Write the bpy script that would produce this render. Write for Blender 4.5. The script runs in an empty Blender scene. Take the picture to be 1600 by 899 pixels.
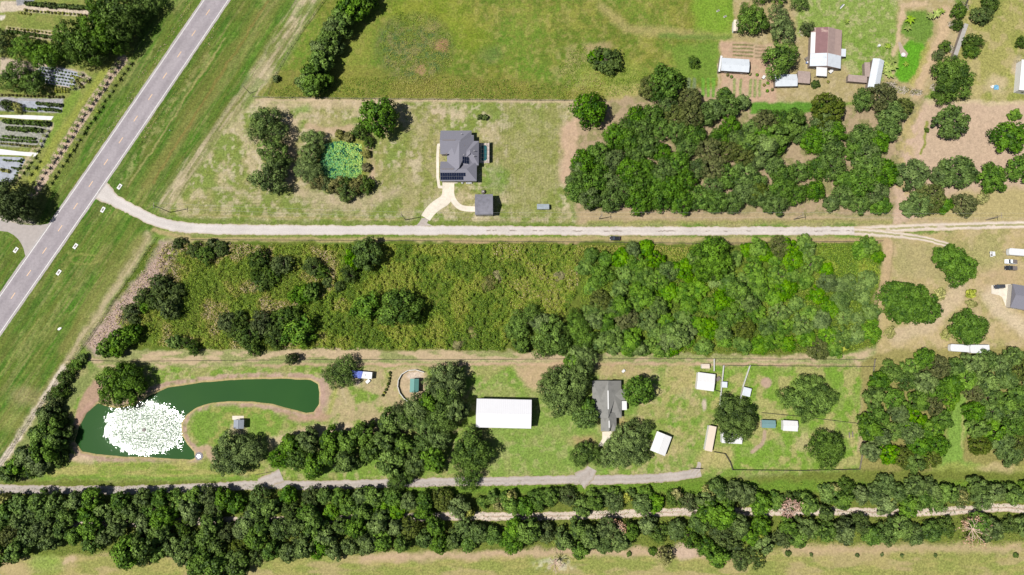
import bpy, math, random
import numpy as np
from mathutils import Vector, Matrix
PI = math.pi
C = bpy.context.scene.collection
SC = bpy.context.scene
random.seed(7)

# ------------------------------------------------------------------ camera, light
LENS = 23.0; HALF = 18.0/LENS; DIST = 286.0; TILT = math.radians(6.0)
CAM = Vector((0, -DIST*math.sin(TILT), DIST*math.cos(TILT)))
cd = bpy.data.cameras.new('camera'); cam = bpy.data.objects.new('camera', cd); C.objects.link(cam)
cd.lens = LENS; cd.sensor_width = 36; cd.clip_start = 1; cd.clip_end = 20000
cam.location = CAM; cam.rotation_euler = (TILT, 0, 0)
SC.camera = cam
AZ = math.radians(11.0); EL = math.radians(60.3)        # shadows run right and a little up
sl = bpy.data.lights.new('sun', 'SUN'); sun = bpy.data.objects.new('sun', sl); C.objects.link(sun)
sl.energy = 5.0; sl.angle = math.radians(0.5); sl.color = (1.0, 0.975, 0.93)
sd = Vector((math.cos(AZ)*math.cos(EL), math.sin(AZ)*math.cos(EL), -math.sin(EL)))
sun.rotation_euler = sd.to_track_quat('-Z', 'Y').to_euler(); sun.location = (-120, -20, 200)
w = bpy.data.worlds.new('World'); SC.world = w; w.use_nodes = True
wn = w.node_tree; bg = wn.nodes['Background']
sky = wn.nodes.new('ShaderNodeTexSky'); sky.sky_type = 'NISHITA'; sky.sun_disc = False
sky.sun_elevation = EL; sky.sun_rotation = math.radians(260)
wn.links.new(sky.outputs[0], bg.inputs[0]); bg.inputs[1].default_value = 0.05
SC.view_settings.view_transform = 'Standard'; SC.view_settings.look = 'None'
SC.view_settings.exposure = 0.55; SC.view_settings.gamma = 1.0

# ------------------------------------------------------------------ pixel <-> ground
PXM = 2*HALF*DIST/1600.0          # metres per photo pixel near the centre
ct, st = math.cos(TILT), math.sin(TILT)
def G(px, py, h=0.0):
    u = (px-800)/800*HALF; v = (449.5-py)/800*HALF
    d = Vector((u, st + v*ct, -ct + v*st))
    t = (h-CAM.z)/d.z
    return (CAM.x+d.x*t, CAM.y+d.y*t)
def proj_np(X, Y):
    dx = X-CAM.x; dy = Y-CAM.y; dz = -CAM.z
    z = dy*st - dz*ct
    u = dx/z; v = (dy*ct + dz*st)/z
    return 800+u/HALF*800, 449.5-v/HALF*800

# ------------------------------------------------------------------ object helpers
def link(o, parent=None):
    C.objects.link(o)
    if parent is not None: o.parent = parent
    return o
def tag(o, label=None, cat=None, group=None, kind=None):
    if label: o['label'] = label
    if cat: o['category'] = cat
    if group: o['group'] = group
    if kind: o['kind'] = kind
    return o
def empty(name, loc, rz=0, label=None, cat=None, group=None):
    o = bpy.data.objects.new(name, None); C.objects.link(o)
    o.location = loc; o.rotation_euler = (0, 0, rz); o.empty_display_size = 0.5
    return tag(o, label, cat, group)
class MB:
    def __init__(s): s.v = []; s.f = []
    def add(s, v, f):
        n = len(s.v); s.v += [tuple(p) for p in v]; s.f += [tuple(i+n for i in q) for q in f]; return s
    def box(s, x0, y0, z0, x1, y1, z1):
        v = [(x0,y0,z0),(x1,y0,z0),(x1,y1,z0),(x0,y1,z0),(x0,y0,z1),(x1,y0,z1),(x1,y1,z1),(x0,y1,z1)]
        return s.add(v, [(0,3,2,1),(4,5,6,7),(0,1,5,4),(1,2,6,5),(2,3,7,6),(3,0,4,7)])
    def tube(s, pts, rad, n=8, cap=True):
        pts = [Vector(p) for p in pts]
        if not hasattr(rad, '__len__'): rad = [rad]*len(pts)
        base = len(s.v)
        for i, p in enumerate(pts):
            a = pts[max(0, i-1)]; b = pts[min(len(pts)-1, i+1)]
            t = (b-a).normalized()
            u = t.cross(Vector((0.13, 0.31, 1)) if abs(t.z) < .9 else Vector((1, .1, 0))).normalized(); q = t.cross(u)
            for k in range(n):
                an = 2*PI*k/n; s.v.append(tuple(p + (u*math.cos(an)+q*math.sin(an))*rad[i]))
        for i in range(len(pts)-1):
            for k in range(n):
                a = base+i*n+k; b = base+i*n+(k+1) % n
                s.f.append((a, b, b+n, a+n))
        if cap:
            s.f.append(tuple(base+k for k in range(n))[::-1]); s.f.append(tuple(base+(len(pts)-1)*n+k for k in range(n)))
        return s
    def prism(s, poly, z0, z1):
        n = len(poly); v = [(x, y, z0) for x, y in poly]+[(x, y, z1) for x, y in poly]
        f = [tuple(range(n))[::-1], tuple(range(n, 2*n))]+[(i, (i+1) % n, (i+1) % n+n, i+n) for i in range(n)]
        return s.add(v, f)
    def build(s, name, mat, parent=None, loc=None, smooth=False, bevel=0):
        me = bpy.data.meshes.new(name); me.from_pydata(s.v, [], s.f); me.update()
        if mat: me.materials.append(mat)
        if smooth: me.polygons.foreach_set('use_smooth', [True]*len(me.polygons))
        o = bpy.data.objects.new(name, me); link(o, parent)
        if loc: o.location = loc
        if bevel:
            m = o.modifiers.new('bevel', 'BEVEL'); m.width = bevel; m.segments = 2; m.limit_method = 'ANGLE'
        return o
def np_mesh(name, V, quads=None, tris=None, mat=None, face_attr=None):
    me = bpy.data.meshes.new(name)
    V = np.asarray(V, np.float32); me.vertices.add(len(V)); me.vertices.foreach_set('co', V.ravel())
    F = quads if quads is not None else tris
    k = F.shape[1]; n = len(F)
    me.loops.add(n*k); me.loops.foreach_set('vertex_index', F.astype(np.int32).ravel())
    me.polygons.add(n); me.polygons.foreach_set('loop_start', np.arange(0, n*k, k, dtype=np.int32))
    me.update(calc_edges=True)
    if mat: me.materials.append(mat)
    if face_attr:
        for nm, (ty, arr) in face_attr.items():
            a = me.attributes.new(nm, ty, 'FACE')
            a.data.foreach_set('value' if ty == 'FLOAT' else 'color', np.asarray(arr, np.float32).ravel())
    return me

# ------------------------------------------------------------------ colour + materials
KEXP = 1.85
def lin1(c):
    c = c/255.0
    return c/12.92 if c <= 0.04045 else ((c+0.055)/1.055)**2.4
def col(r, g, b, k=None):
    k = KEXP if k is None else k
    return np.array([min(0.85, lin1(r)/k), min(0.85, lin1(g)/k), min(0.85, lin1(b)/k)])
def c4(c): return (float(c[0]), float(c[1]), float(c[2]), 1.0)
MATS = {}
def mat(name, c=(.5, .5, .5), rough=.7, metal=0, spec=.3, noise=.12, nscale=1.5, bump=0.0, bscale=8, wave=None, stain=None, emit=None):
    """procedural surface: base colour broken by two noises, optional ribs (wave=(axis, pitch, depth)) and stains"""
    if name in MATS: return MATS[name]
    m = bpy.data.materials.new(name); m.use_nodes = True; nt = m.node_tree; N = nt.nodes; L = nt.links
    p = N['Principled BSDF']; p.inputs['Roughness'].default_value = rough; p.inputs['Metallic'].default_value = metal
    p.inputs['Specular IOR Level'].default_value = spec
    tc = N.new('ShaderNodeTexCoord')
    n1 = N.new('ShaderNodeTexNoise'); n1.inputs['Scale'].default_value = nscale; n1.inputs['Detail'].default_value = 6
    L.new(tc.outputs['Object'], n1.inputs['Vector'])
    mr = N.new('ShaderNodeMapRange'); mr.inputs['From Min'].default_value = .25; mr.inputs['From Max'].default_value = .75
    mr.inputs['To Min'].default_value = 1-noise; mr.inputs['To Max'].default_value = 1+noise
    L.new(n1.outputs['Fac'], mr.inputs['Value'])
    vm = N.new('ShaderNodeVectorMath'); vm.operation = 'SCALE'; vm.inputs[0].default_value = tuple(c[:3])
    L.new(mr.outputs[0], vm.inputs['Scale'])
    outc = vm.outputs[0]
    if stain is not None:
        n2 = N.new('ShaderNodeTexNoise'); n2.inputs['Scale'].default_value = stain[1]; n2.inputs['Detail'].default_value = 8; n2.inputs['Roughness'].default_value = .65
        L.new(tc.outputs['Object'], n2.inputs['Vector'])
        r2 = N.new('ShaderNodeMapRange'); r2.inputs['From Min'].default_value = stain[2]; r2.inputs['From Max'].default_value = stain[2]+.15
        r2.inputs['To Max'].default_value = stain[3]; L.new(n2.outputs['Fac'], r2.inputs['Value'])
        mx = N.new('ShaderNodeMix'); mx.data_type = 'RGBA'; L.new(r2.outputs[0], mx.inputs[0]); L.new(outc, mx.inputs[6]); mx.inputs[7].default_value = c4(stain[0])
        outc = mx.outputs[2]
    L.new(outc, p.inputs['Base Color'])
    nrm = None
    if wave:
        wv = N.new('ShaderNodeTexWave'); wv.wave_type = 'BANDS'; wv.bands_direction = wave[0]; wv.inputs['Scale'].default_value = 1.0/wave[1]*.314
        wv.wave_profile = 'SAW' if len(wave) > 3 else 'SIN'
        L.new(tc.outputs['Object'], wv.inputs['Vector'])
        b = N.new('ShaderNodeBump'); b.inputs['Strength'].default_value = .8; b.inputs['Distance'].default_value = wave[2]
        L.new(wv.outputs['Fac'], b.inputs['Height']); nrm = b
    if bump:
        n3 = N.new('ShaderNodeTexNoise'); n3.inputs['Scale'].default_value = bscale; n3.inputs['Detail'].default_value = 5
        L.new(tc.outputs['Object'], n3.inputs['Vector'])
        b2 = N.new('ShaderNodeBump'); b2.inputs['Strength'].default_value = .9; b2.inputs['Distance'].default_value = bump
        L.new(n3.outputs['Fac'], b2.inputs['Height'])
        if nrm: L.new(nrm.outputs[0], b2.inputs['Normal'])
        nrm = b2
    if nrm: L.new(nrm.outputs[0], p.inputs['Normal'])
    MATS[name] = m; return m

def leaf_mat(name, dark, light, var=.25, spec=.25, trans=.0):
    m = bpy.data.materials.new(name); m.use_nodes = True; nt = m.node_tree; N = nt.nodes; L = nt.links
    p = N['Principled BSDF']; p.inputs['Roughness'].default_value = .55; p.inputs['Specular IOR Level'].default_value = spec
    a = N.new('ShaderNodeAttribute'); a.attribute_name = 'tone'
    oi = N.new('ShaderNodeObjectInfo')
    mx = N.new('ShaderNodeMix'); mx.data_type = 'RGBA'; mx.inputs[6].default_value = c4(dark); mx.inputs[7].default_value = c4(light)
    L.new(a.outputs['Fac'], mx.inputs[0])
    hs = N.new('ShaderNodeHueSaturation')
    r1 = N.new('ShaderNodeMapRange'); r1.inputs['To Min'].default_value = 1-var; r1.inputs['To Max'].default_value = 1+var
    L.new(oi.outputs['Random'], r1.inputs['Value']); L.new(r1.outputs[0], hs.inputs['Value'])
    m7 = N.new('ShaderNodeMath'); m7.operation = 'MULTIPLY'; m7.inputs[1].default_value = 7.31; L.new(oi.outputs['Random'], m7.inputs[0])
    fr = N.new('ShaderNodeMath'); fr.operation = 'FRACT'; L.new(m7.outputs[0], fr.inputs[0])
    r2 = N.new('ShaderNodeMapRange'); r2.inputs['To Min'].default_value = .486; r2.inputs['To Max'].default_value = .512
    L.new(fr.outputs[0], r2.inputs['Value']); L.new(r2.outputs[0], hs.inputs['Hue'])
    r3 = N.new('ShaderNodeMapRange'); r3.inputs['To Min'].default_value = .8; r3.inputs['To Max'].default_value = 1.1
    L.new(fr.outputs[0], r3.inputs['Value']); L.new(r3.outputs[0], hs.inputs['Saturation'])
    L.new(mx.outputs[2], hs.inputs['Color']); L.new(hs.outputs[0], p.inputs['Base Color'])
    if trans:
        tr = N.new('ShaderNodeBsdfTranslucent'); L.new(hs.outputs[0], tr.inputs['Color'])
        ms = N.new('ShaderNodeMixShader'); ms.inputs[0].default_value = trans
        L.new(p.outputs[0], ms.inputs[1]); L.new(tr.outputs[0], ms.inputs[2]); L.new(ms.outputs[0], N['Material Output'].inputs['Surface'])
    return m

# ------------------------------------------------------------------ numpy noise / masks in photo-pixel space
def vnoise(x, y, seed):
    rs = np.random.RandomState(seed); T = rs.rand(256, 256).astype(np.float32)
    xi = np.floor(x).astype(np.int64); yi = np.floor(y).astype(np.int64)
    fx = (x-xi).astype(np.float32); fy = (y-yi).astype(np.float32); fx = fx*fx*(3-2*fx); fy = fy*fy*(3-2*fy)
    a = T[yi & 255, xi & 255]; b = T[yi & 255, (xi+1) & 255]; c = T[(yi+1) & 255, xi & 255]; d = T[(yi+1) & 255, (xi+1) & 255]
    return (a*(1-fx)+b*fx)*(1-fy)+(c*(1-fx)+d*fx)*fy
def fbm(x, y, s, o=4, seed=0, gain=.55):
    t = 0; amp = 1; tot = 0
    for i in range(o):
        t = t+amp*vnoise(x/s*2**i+17.3*i, y/s*2**i+9.1*i, seed*31+i); tot += amp; amp *= gain
    return t/tot
def sstep(a, b, x):
    t = np.clip((x-a)/(b-a), 0, 1); return t*t*(3-2*t)
def seg_d2(px, py, ax, ay, bx, by):
    vx, vy = bx-ax, by-ay; L2 = vx*vx+vy*vy+1e-9
    t = np.clip(((px-ax)*vx+(py-ay)*vy)/L2, 0, 1)
    return (px-ax-t*vx)**2+(py-ay-t*vy)**2
def poly_sd(poly, X, Y):
    d = np.full(X.shape, 1e9, np.float32); ins = np.zeros(X.shape, bool); n = len(poly)
    for i in range(n):
        ax, ay = poly[i]; bx, by = poly[(i+1) % n]
        d = np.minimum(d, seg_d2(X, Y, ax, ay, bx, by))
        c = ((ay > Y) != (by > Y)) & (X < (bx-ax)*(Y-ay)/((by-ay) if abs(by-ay) > 1e-9 else 1e-9)+ax)
        ins ^= c
    d = np.sqrt(d); return np.where(ins, d, -d)

# ------------------------------------------------------------------ layout shared by ground and objects (photo pixels)
HWY = [(1010,-1000),(338,0),(262,112),(186,224),(108,337),(29,450),(-28,532),(-760,1600)]
POND = [(116,690),(122,668),(135,645),(152,630),(168,636),(186,638),(210,632),(234,618),(262,606),(310,598),(360,594),(410,592),
        (450,592),(485,594),(497,600),(499,614),(498,632),(490,644),(478,646),(455,640),(425,632),(395,628),(360,627),(330,630),(308,637),(292,648),
        (283,662),(284,680),(292,694),(303,706),(304,716),(296,719),(270,718),(230,715),(190,714),(150,710),(128,706)]
LILY = [(508,226),(524,221),(546,222),(563,226),(567,244),(566,262),(564,277),(548,280),(528,280),(508,277),(500,266),(501,250),(504,236)]
DITCH = [(1421,62),(1440,66),(1448,78),(1440,95),(1432,115),(1424,130),(1408,128),(1398,118),(1402,98),(1406,80)]

# ------------------------------------------------------------------ ground: one sheet to the horizon
def axis(lo, hi, step, far):
    a = list(np.arange(lo, hi+step/2, step)); d = step; x = hi
    up = []
    while x < far: d *= 1.35; x += d; up.append(x)
    dn = []; d = step; x = lo
    while x > -far: d *= 1.35; x -= d; dn.append(x)
    return np.array(dn[::-1]+a+up)
gx = axis(-256, 256, .46, 4000); gy = axis(-150, 156, .46, 4000)
GX, GY = np.meshgrid(gx, gy)
PX, PY = proj_np(GX, np.maximum(GY, -1e5))
PX = np.where(np.abs(PX) < 1e5, PX, 0); PY = np.where(np.abs(PY) < 1e5, PY, 0)
JX = (fbm(PX, PY, 14, 4, 1)-.5)*14; JY = (fbm(PX, PY, 14, 4, 2)-.5)*14
RGB = np.zeros(GX.shape+(3,), np.float32)
def pmask(poly, soft=4, jit=1.0):
    xs = [p[0] for p in poly]; ys = [p[1] for p in poly]; m = soft+12
    out = np.zeros(PX.shape, np.float32)
    sel = (PX > min(xs)-m) & (PX < max(xs)+m) & (PY > min(ys)-m) & (PY < max(ys)+m)
    if sel.any(): out[sel] = sstep(-soft, soft, poly_sd(poly, PX[sel]+JX[sel]*jit, PY[sel]+JY[sel]*jit))
    return out
def smask(pts, wd, soft=2, jit=.6):
    xs = [p[0] for p in pts]; ys = [p[1] for p in pts]; m = wd+soft+12
    out = np.zeros(PX.shape, np.float32)
    sel = (PX > min(xs)-m) & (PX < max(xs)+m) & (PY > min(ys)-m) & (PY < max(ys)+m)
    if sel.any():
        x = PX[sel]+JX[sel]*jit; y = PY[sel]+JY[sel]*jit; d = np.full(x.shape, 1e9)
        for a, b in zip(pts[:-1], pts[1:]): d = np.minimum(d, seg_d2(x, y, a[0], a[1], b[0], b[1]))
        out[sel] = sstep(wd+soft, wd-soft, np.sqrt(d))
    return out
def emask(cx, cy, rx, ry, soft=.3, jit=1.0):
    d = np.sqrt(((PX+JX*jit-cx)/rx)**2+((PY+JY*jit-cy)/ry)**2); return sstep(1+soft, 1-soft, d)
def paint(m, c, a=1.0):
    global RGB
    m = (m*a)[..., None]; RGB = RGB*(1-m)+np.asarray(c, np.float32)*m
def nz(s, o=4, seed=0, lo=.4, hi=.6, ang=None, st_=6):
    x, y = PX, PY
    if ang is not None:
        ca, sa = math.cos(ang), math.sin(ang); x, y = (PX*ca+PY*sa)/st_, (-PX*sa+PY*ca)
    return sstep(lo, hi, fbm(x, y, s, o, seed))
RA = math.atan2(226, -152)                       # highway direction in pixels
c_green = col(80,122,36); c_green2 = col(118,142,60); c_olive = col(122,130,52); c_tan = col(176,160,118); c_dirt = col(208,180,158)
c_sand = col(222,206,190); c_dgreen = col(66,92,34); c_yel = col(150,152,66); c_brown = col(150,124,80); c_viv = col(106,150,44); c_pale = col(196,184,150)

paint(np.ones(PX.shape), c_green2)
paint(nz(60, 4, 3), c_tan, .6); paint(nz(25, 4, 4), c_green, .4)
# north pasture
past = pmask([(512,-60),(1150,-60),(1150,160),(905,158),(400,154),(425,120)], 2, .35)
paint(past, col(120,128,50)); paint(past*nz(60, 4, 5), col(104,128,44), .8); paint(past*nz(34, 4, 6, .5, .65), col(148,146,68), .7)
paint(past*nz(14, 4, 7, .48, .62), col(88,114,36), .6); paint(past*nz(90, 3, 66, .45, .6), col(100,136,44), .5); paint(past*nz(4, 3, 67, .5, .62), col(136,132,66), .45); paint(past*nz(8, 3, 8, .55, .75), col(166,156,92), .45)
paint(past*pmask([(420,110),(520,100),(900,135),(900,160),(400,160)], 8), col(132,124,62), .55)
paint(past*smask([(560,60),(530,140)], 30, 20), col(140,140,62), .5)
paint(emask(648,74,60,54,.2), col(98,116,52), .75); paint(emask(648,74,56,50,.2)*nz(9, 3, 9, .45, .6), col(134,128,84), .8); paint(emask(648,74,56,50,.2)*nz(6, 3, 10, .5, .65), col(76,104,58), .7)
paint(emask(690,72,11,9,.4), col(172,132,100), .9); paint(emask(656,109,7,9,.4), col(172,138,104), .8); paint(emask(678,42,14,9,.6), col(158,138,100), .5)
paint(emask(765,84,20,14,.5), col(96,118,60), .6); paint(smask([(630,20),(690,8),(740,60)], 22, 20), col(130,144,40), .5)
paint(emask(905,105,40,34,.3)*nz(8, 3, 11, .4, .6), col(158,150,96), .8); paint(emask(950,118,60,24,.4), col(140,154,70), .6); paint(emask(935,75,22,10,.4), col(178,156,116), .7)
paint(smask([(940,10),(980,45),(1030,50),(1150,58)], 7, 6), col(172,158,104), .65); paint(smask([(1030,56),(1150,60)], 4, 3), col(96,130,50), .7)
paint(pmask([(1075,-40),(1150,-40),(1145,55),(1085,50)], 8), col(122,156,50), .8); paint(pmask([(1040,70),(1124,66),(1124,125),(1060,122)], 8), col(112,142,54), .8)
paint(past*smask([(960,148),(1030,142)], 14, 8), col(186,172,112), .6)
# highway verges, streaked along the road
verge = pmask([(700,-400),(500,0),(395,150),(262,335),(0,728),(-600,1600),(-900,1600),(-900,900),(0,0),(235,-60)], 3, .4)
paint(verge, c_green); paint(verge*nz(9, 4, 12, .42, .58, RA, 9), col(112,136,56), .8); paint(verge*nz(3, 4, 13, .5, .6, RA, 16), col(150,144,92), .6); paint(verge*nz(2.2, 3, 62, .52, .62, RA, 22), col(72,100,36), .6); paint(verge*nz(24, 5, 63, .52, .64, RA, 2), col(140,146,80), .4)
paint(verge*nz(40, 3, 14), col(80,114,34), .5); paint(verge*nz(6, 3, 15, .55, .7), col(66,96,30), .5)
paint(smask([(408,-60),(372,0),(222,224),(110,390),(0,560),(-80,680)], 3, 3), col(70,98,36), .55)
paint(smask([(500,-40),(475,10),(440,70),(395,140),(345,205),(300,262),(262,320)], 9, 11, 1), col(184,168,132), .55); paint(smask([(500,-40),(475,10),(440,70),(395,140),(345,205),(300,262),(262,320)], 14, 10, 1)*nz(3.5, 3, 64, .44, .56, RA, 12), col(200,182,152), .8); paint(smask([(480,20),(400,150),(320,270)], 16, 6, 1)*nz(14, 4, 65, .48, .6, RA, 2), col(104,130,52), .6)
paint(smask([(445,-20),(360,110),(260,250),(215,310)], 6, 7, 1), col(164,148,96), .4)
paint(smask([(400,20),(300,170),(225,290)], 5, 5), col(132,124,66), .5)
for o in (0, 5, 10): paint(smask([(372+o,165),(330+o,235),(270+o,330)], .8, .8, .15), col(190,178,140), .6)
paint(smask([(300,40),(205,180),(140,280),(90,340)], 3, 3), col(140,128,60), .5)
paint(smask([(325,85),(250,195),(190,285)], 5, 4, 1)*nz(5, 3, 16), col(168,164,108), .6)
paint(smask([(232,370),(180,450),(130,525),(90,590),(0,728)], 6, 5, .8), col(198,178,146), .8)
paint(smask([(215,375),(150,470),(100,545)], 10, 8, .8), col(150,142,84), .5)
paint(smask([(100,575),(52,648),(0,725),(-60,815)], 5, 2, .6), col(214,200,182), .9)
paint(emask(40,620,26,16,.6), col(176,156,116), .5); paint(emask(25,660,25,14,.6), col(150,150,86), .5)
paint(smask([(108,395),(96,420),(90,445)], 6, 5)*nz(5, 3, 17), col(160,160,90), .5)
paint(verge*nz(5, 4, 70, .5, .6, RA, 10), col(120,122,58), .35); paint(verge*nz(12, 4, 71, .52, .66, RA, 5), col(110,108,50), .3)
paint(smask([(352,60),(250,215),(200,290)], 1.4, 1, .5), col(170,158,104), .6); paint(smask([(420,0),(330,140),(240,285)], 2, 1.5, .6), col(140,118,66), .55); paint(smask([(290,60),(190,215),(120,320)], 2, 1.5, .6), col(132,118,58), .6)
paint(smask([(60,500),(0,585)], 1.5, 1, .4), col(150,148,84), .6); paint(smask([(150,400),(60,530),(0,620)], 1.2, 1, .4), col(140,142,76), .5); paint(emask(133,405,26,9,.2,.4)*(1-emask(133,405,22,6,.2,.4)), col(148,148,80), .6)
# north mid lots
lot = pmask([(400,155),(905,158),(935,170),(900,225),(890,330),(905,350),(640,352),(380,350),(262,335),(350,205)], 3, .4)
paint(lot, col(158,152,100)); paint(lot*nz(46, 4, 18), col(120,140,62), .85); paint(lot*nz(22, 4, 19, .48, .62), col(190,174,138), .8); paint(lot*nz(9, 4, 20, .52, .68), col(124,134,60), .6); paint(lot*nz(7, 3, 21, .55, .7), col(204,188,160), .55)
mow = .5+.5*np.sin(PX*2*PI/4.4+2*np.sin(PY/37)); paint(lot*pmask([(765,165),(885,165),(880,345),(770,345)], 12)*mow, col(112,122,62), .38)
mow2 = .5+.5*np.sin(PY*2*PI/4.6+1.5*np.sin(PX/60)); paint(lot*pmask([(330,290),(640,290),(640,350),(280,345)], 10)*mow2, col(118,126,64), .4); paint(pmask([(60,722),(420,722),(420,750),(60,750)], 4)*0+0, col(0,0,0), 0)
paint(lot*pmask([(640,165),(700,165),(690,300),(620,340)], 12), col(142,140,80), .5)
paint(lot*pmask([(795,165),(880,170),(870,340),(795,335)], 10), col(138,142,76), .6); paint(emask(775,280,16,26,.5), col(106,140,58), .5)
paint(emask(650,250,10,34,.6)*nz(8, 3, 22), col(204,186,158), .7); paint(emask(695,178,32,14,.5)*nz(7, 3, 23), col(204,184,156), .8)
paint(smask([(262,343),(420,348),(640,350),(900,352)], 4, 3), col(106,126,48), .75); paint(smask([(300,336),(630,344)], 1, 1, .2), col(166,154,98), .6)
paint(smask([(400,156),(600,157),(905,159)], 2, 2, .3), col(204,180,150), .75); paint(smask([(410,163),(620,165)], 6, 6, 1), col(200,178,146), .6)
paint(smask([(458,190),(450,225),(452,280)], 10, 6, 1), col(200,176,146), .75); paint(smask([(470,300),(540,325),(620,300)], 9, 8, 1), col(192,172,142), .6)
paint(smask([(575,215),(582,280)], 5, 3), col(196,168,140), .8); paint(smask([(480,198),(510,205),(550,200)], 5, 3), col(196,168,140), .7)
paint(emask(474,168,14,6,.5), col(116,148,60), .7); paint(smask([(620,185),(600,215),(592,260)], 7, 8), col(176,158,108), .4)
paint(emask(536,250,44,40,.15), col(128,136,56), .9)
paint(pmask([(878,200),(905,175),(950,170),(960,210),(925,230),(900,250),(893,300),(876,280)], 6, 1), col(202,170,144), .85)
paint(pmask([(900,328),(1000,322),(1290,336),(1390,340),(1400,350),(900,350)], 5, 1), col(190,164,132), .8); paint(smask([(920,348),(1400,346)], 3, 3, .6), col(138,144,72), .7)
paint(pmask([(905,160),(1180,130),(1300,170),(1445,150),(1440,340),(1290,335),(900,330)], 4), col(176,154,124), .95); paint(pmask([(905,160),(1180,130),(1300,170),(1445,150),(1440,340),(1290,335),(900,330)], 4)*nz(12, 4, 72, .48, .6), col(128,132,74), .6)
paint(pmask([(1172,160),(1250,150),(1320,150),(1322,162),(1250,180),(1172,178)], 2, .5), col(90,140,42), .95)
# homestead
home = pmask([(1150,-60),(1480,-60),(1500,60),(1450,150),(1320,160),(1200,160),(1120,155),(1124,66),(1145,60)], 3, .5)
paint(home, col(178,160,116), .9); paint(home*pmask([(1240,-20),(1400,-20),(1405,90),(1380,128),(1330,125),(1300,50),(1245,60)], 6), col(128,154,68), .9)
paint(home*pmask([(1330,50),(1400,40),(1395,115),(1340,125)], 6)*nz(9, 3, 24), col(110,142,50), .6)
paint(pmask([(1126,64),(1205,70),(1215,160),(1126,158)], 3, .6), col(196,164,138), .95); paint(home*nz(7, 3, 25, .5, .65), col(196,178,144), .4)
for i in range(4): paint(smask([(1146,70+i*5.6),(1176,71+i*5.6)], 1.3, .8, .15), col(112,116,66), .9); paint(smask([(1180,73+i*5.6),(1196,74+i*5.6)], 1.2, .8, .15), col(128,118,84), .8)
for x in (1148,1158,1173,1180,1187): paint(smask([(x,126),(x-1,150)], 2.2, 1, .3), col(136,152,86), .85)
for x in (1076,1084,1098,1106,1114): paint(smask([(x,124),(x,150)], 2.6, 1.2, .3), col(110,158,56) if x > 1090 else col(120,134,96), .9)
paint(smask([(1122,100),(1121,155)], 1.5, 1), col(200,180,150), .7)
paint(smask([(1445,5),(1412,10),(1404,60),(1396,85)], 4, 2), col(206,180,146), .85); paint(smask([(1478,15),(1475,50),(1455,90),(1440,125),(1430,150)], 8, 5), col(204,176,142), .85)
paint(pmask(DITCH, 3, .6), col(98,156,38), 1); paint(pmask([(1415,20),(1445,15),(1460,40),(1445,70),(1420,62),(1408,50)], 4), col(98,136,44), .9)
paint(smask([(1448,70),(1440,105),(1428,130)], 5, 3, 1), col(170,162,90), .8)
er = pmask([(1512,-60),(1760,-60),(1760,158),(1500,158),(1470,130),(1505,60)], 3)
paint(er, col(160,156,90)); paint(er*nz(30, 4, 26), col(136,144,68), .7); paint(er*nz(14, 4, 27, .5, .65), col(188,170,124), .6)
paint(emask(1556,130,18,14,.5), col(204,184,148), .7); paint(emask(1594,105,12,16,.4), col(196,176,150), .8)
paint(pmask([(1445,160),(1760,158),(1760,360),(1395,350),(1400,270),(1420,210)], 4), col(204,176,152), .92); paint(smask([(1450,160),(1760,160)], 3, 3, .8), col(206,186,150), .9)
paint(pmask([(1500,300),(1760,280),(1760,350),(1420,346)], 8), col(176,164,106), .8); paint(smask([(1425,170),(1415,220),(1410,300)], 14, 8)*nz(10, 3, 28), col(186,170,112), .7)
paint(smask([(1449,190),(1440,240)], 2, 1), col(136,144,56), .9)
# dirt road shoulders
paint(smask([(240,360),(300,373),(420,374),(900,374),(1390,375)], 3.5, 2.5, .5), col(176,158,112), .9); paint(smask([(300,370),(900,370)], 1.6, 1.2, .3), col(118,136,58), .7)
paint(smask([(700,378),(1100,381),(1390,377)], 2, 2, .5), col(188,156,124), .8)
# middle field under the weeds
fld = pmask([(240,378),(1385,380),(1372,540),(1300,556),(500,549),(210,545),(140,560),(130,540)], 3)
paint(fld, col(92,112,38)); paint(fld*nz(40, 4, 29), col(112,118,50), .6); paint(smask([(262,392),(240,430),(205,470),(175,505),(150,540)], 15, 7, 1), col(186,162,148), 1)
# lane between the properties
LANE0 = 0; lane = pmask([(120,560),(200,548),(480,546),(900,552),(1310,558),(1372,545),(1400,560),(1365,575),(1110,572),(400,572),(160,576)], 3)
paint(lane, col(194,172,138)); paint(lane*nz(12, 4, 30, .42, .56, 0, 3), col(136,146,84), .85); paint(smask([(400,566.5),(1110,565),(1330,566)], 2.5, 2, .8), col(128,148,80), .5); paint(smask([(400,571),(1110,569),(1360,572)], 2.5, 2, .5), col(200,164,140), .6)
# right lots
rl = pmask([(1380,376),(1480,360),(1760,345),(1760,560),(1370,560),(1372,470)], 4)
paint(rl, col(184,166,118)); paint(rl*nz(26, 4, 31), col(156,152,94), .7); paint(rl*nz(11, 4, 32, .5, .65), col(198,176,138), .6)
paint(pmask([(1405,375),(1480,390),(1475,440),(1400,430)], 8), col(168,158,110), .7); paint(smask([(1388,380),(1385,440),(1372,470)], 8, 4), col(198,168,134), .7); paint(smask([(1397,378),(1390,440)], 1, 1, .3), col(130,122,80), .5)
paint(smask([(1500,450),(1480,480),(1450,510),(1400,525)], 12, 8, 1), col(204,182,150), .8); paint(smask([(1545,460),(1570,490),(1610,520)], 12, 8, 1), col(212,192,162), .8)
paint(emask(1562,435,30,20,.6), col(198,170,136), .6); paint(emask(1540,395,28,24,.6), col(160,158,100), .6)
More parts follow.
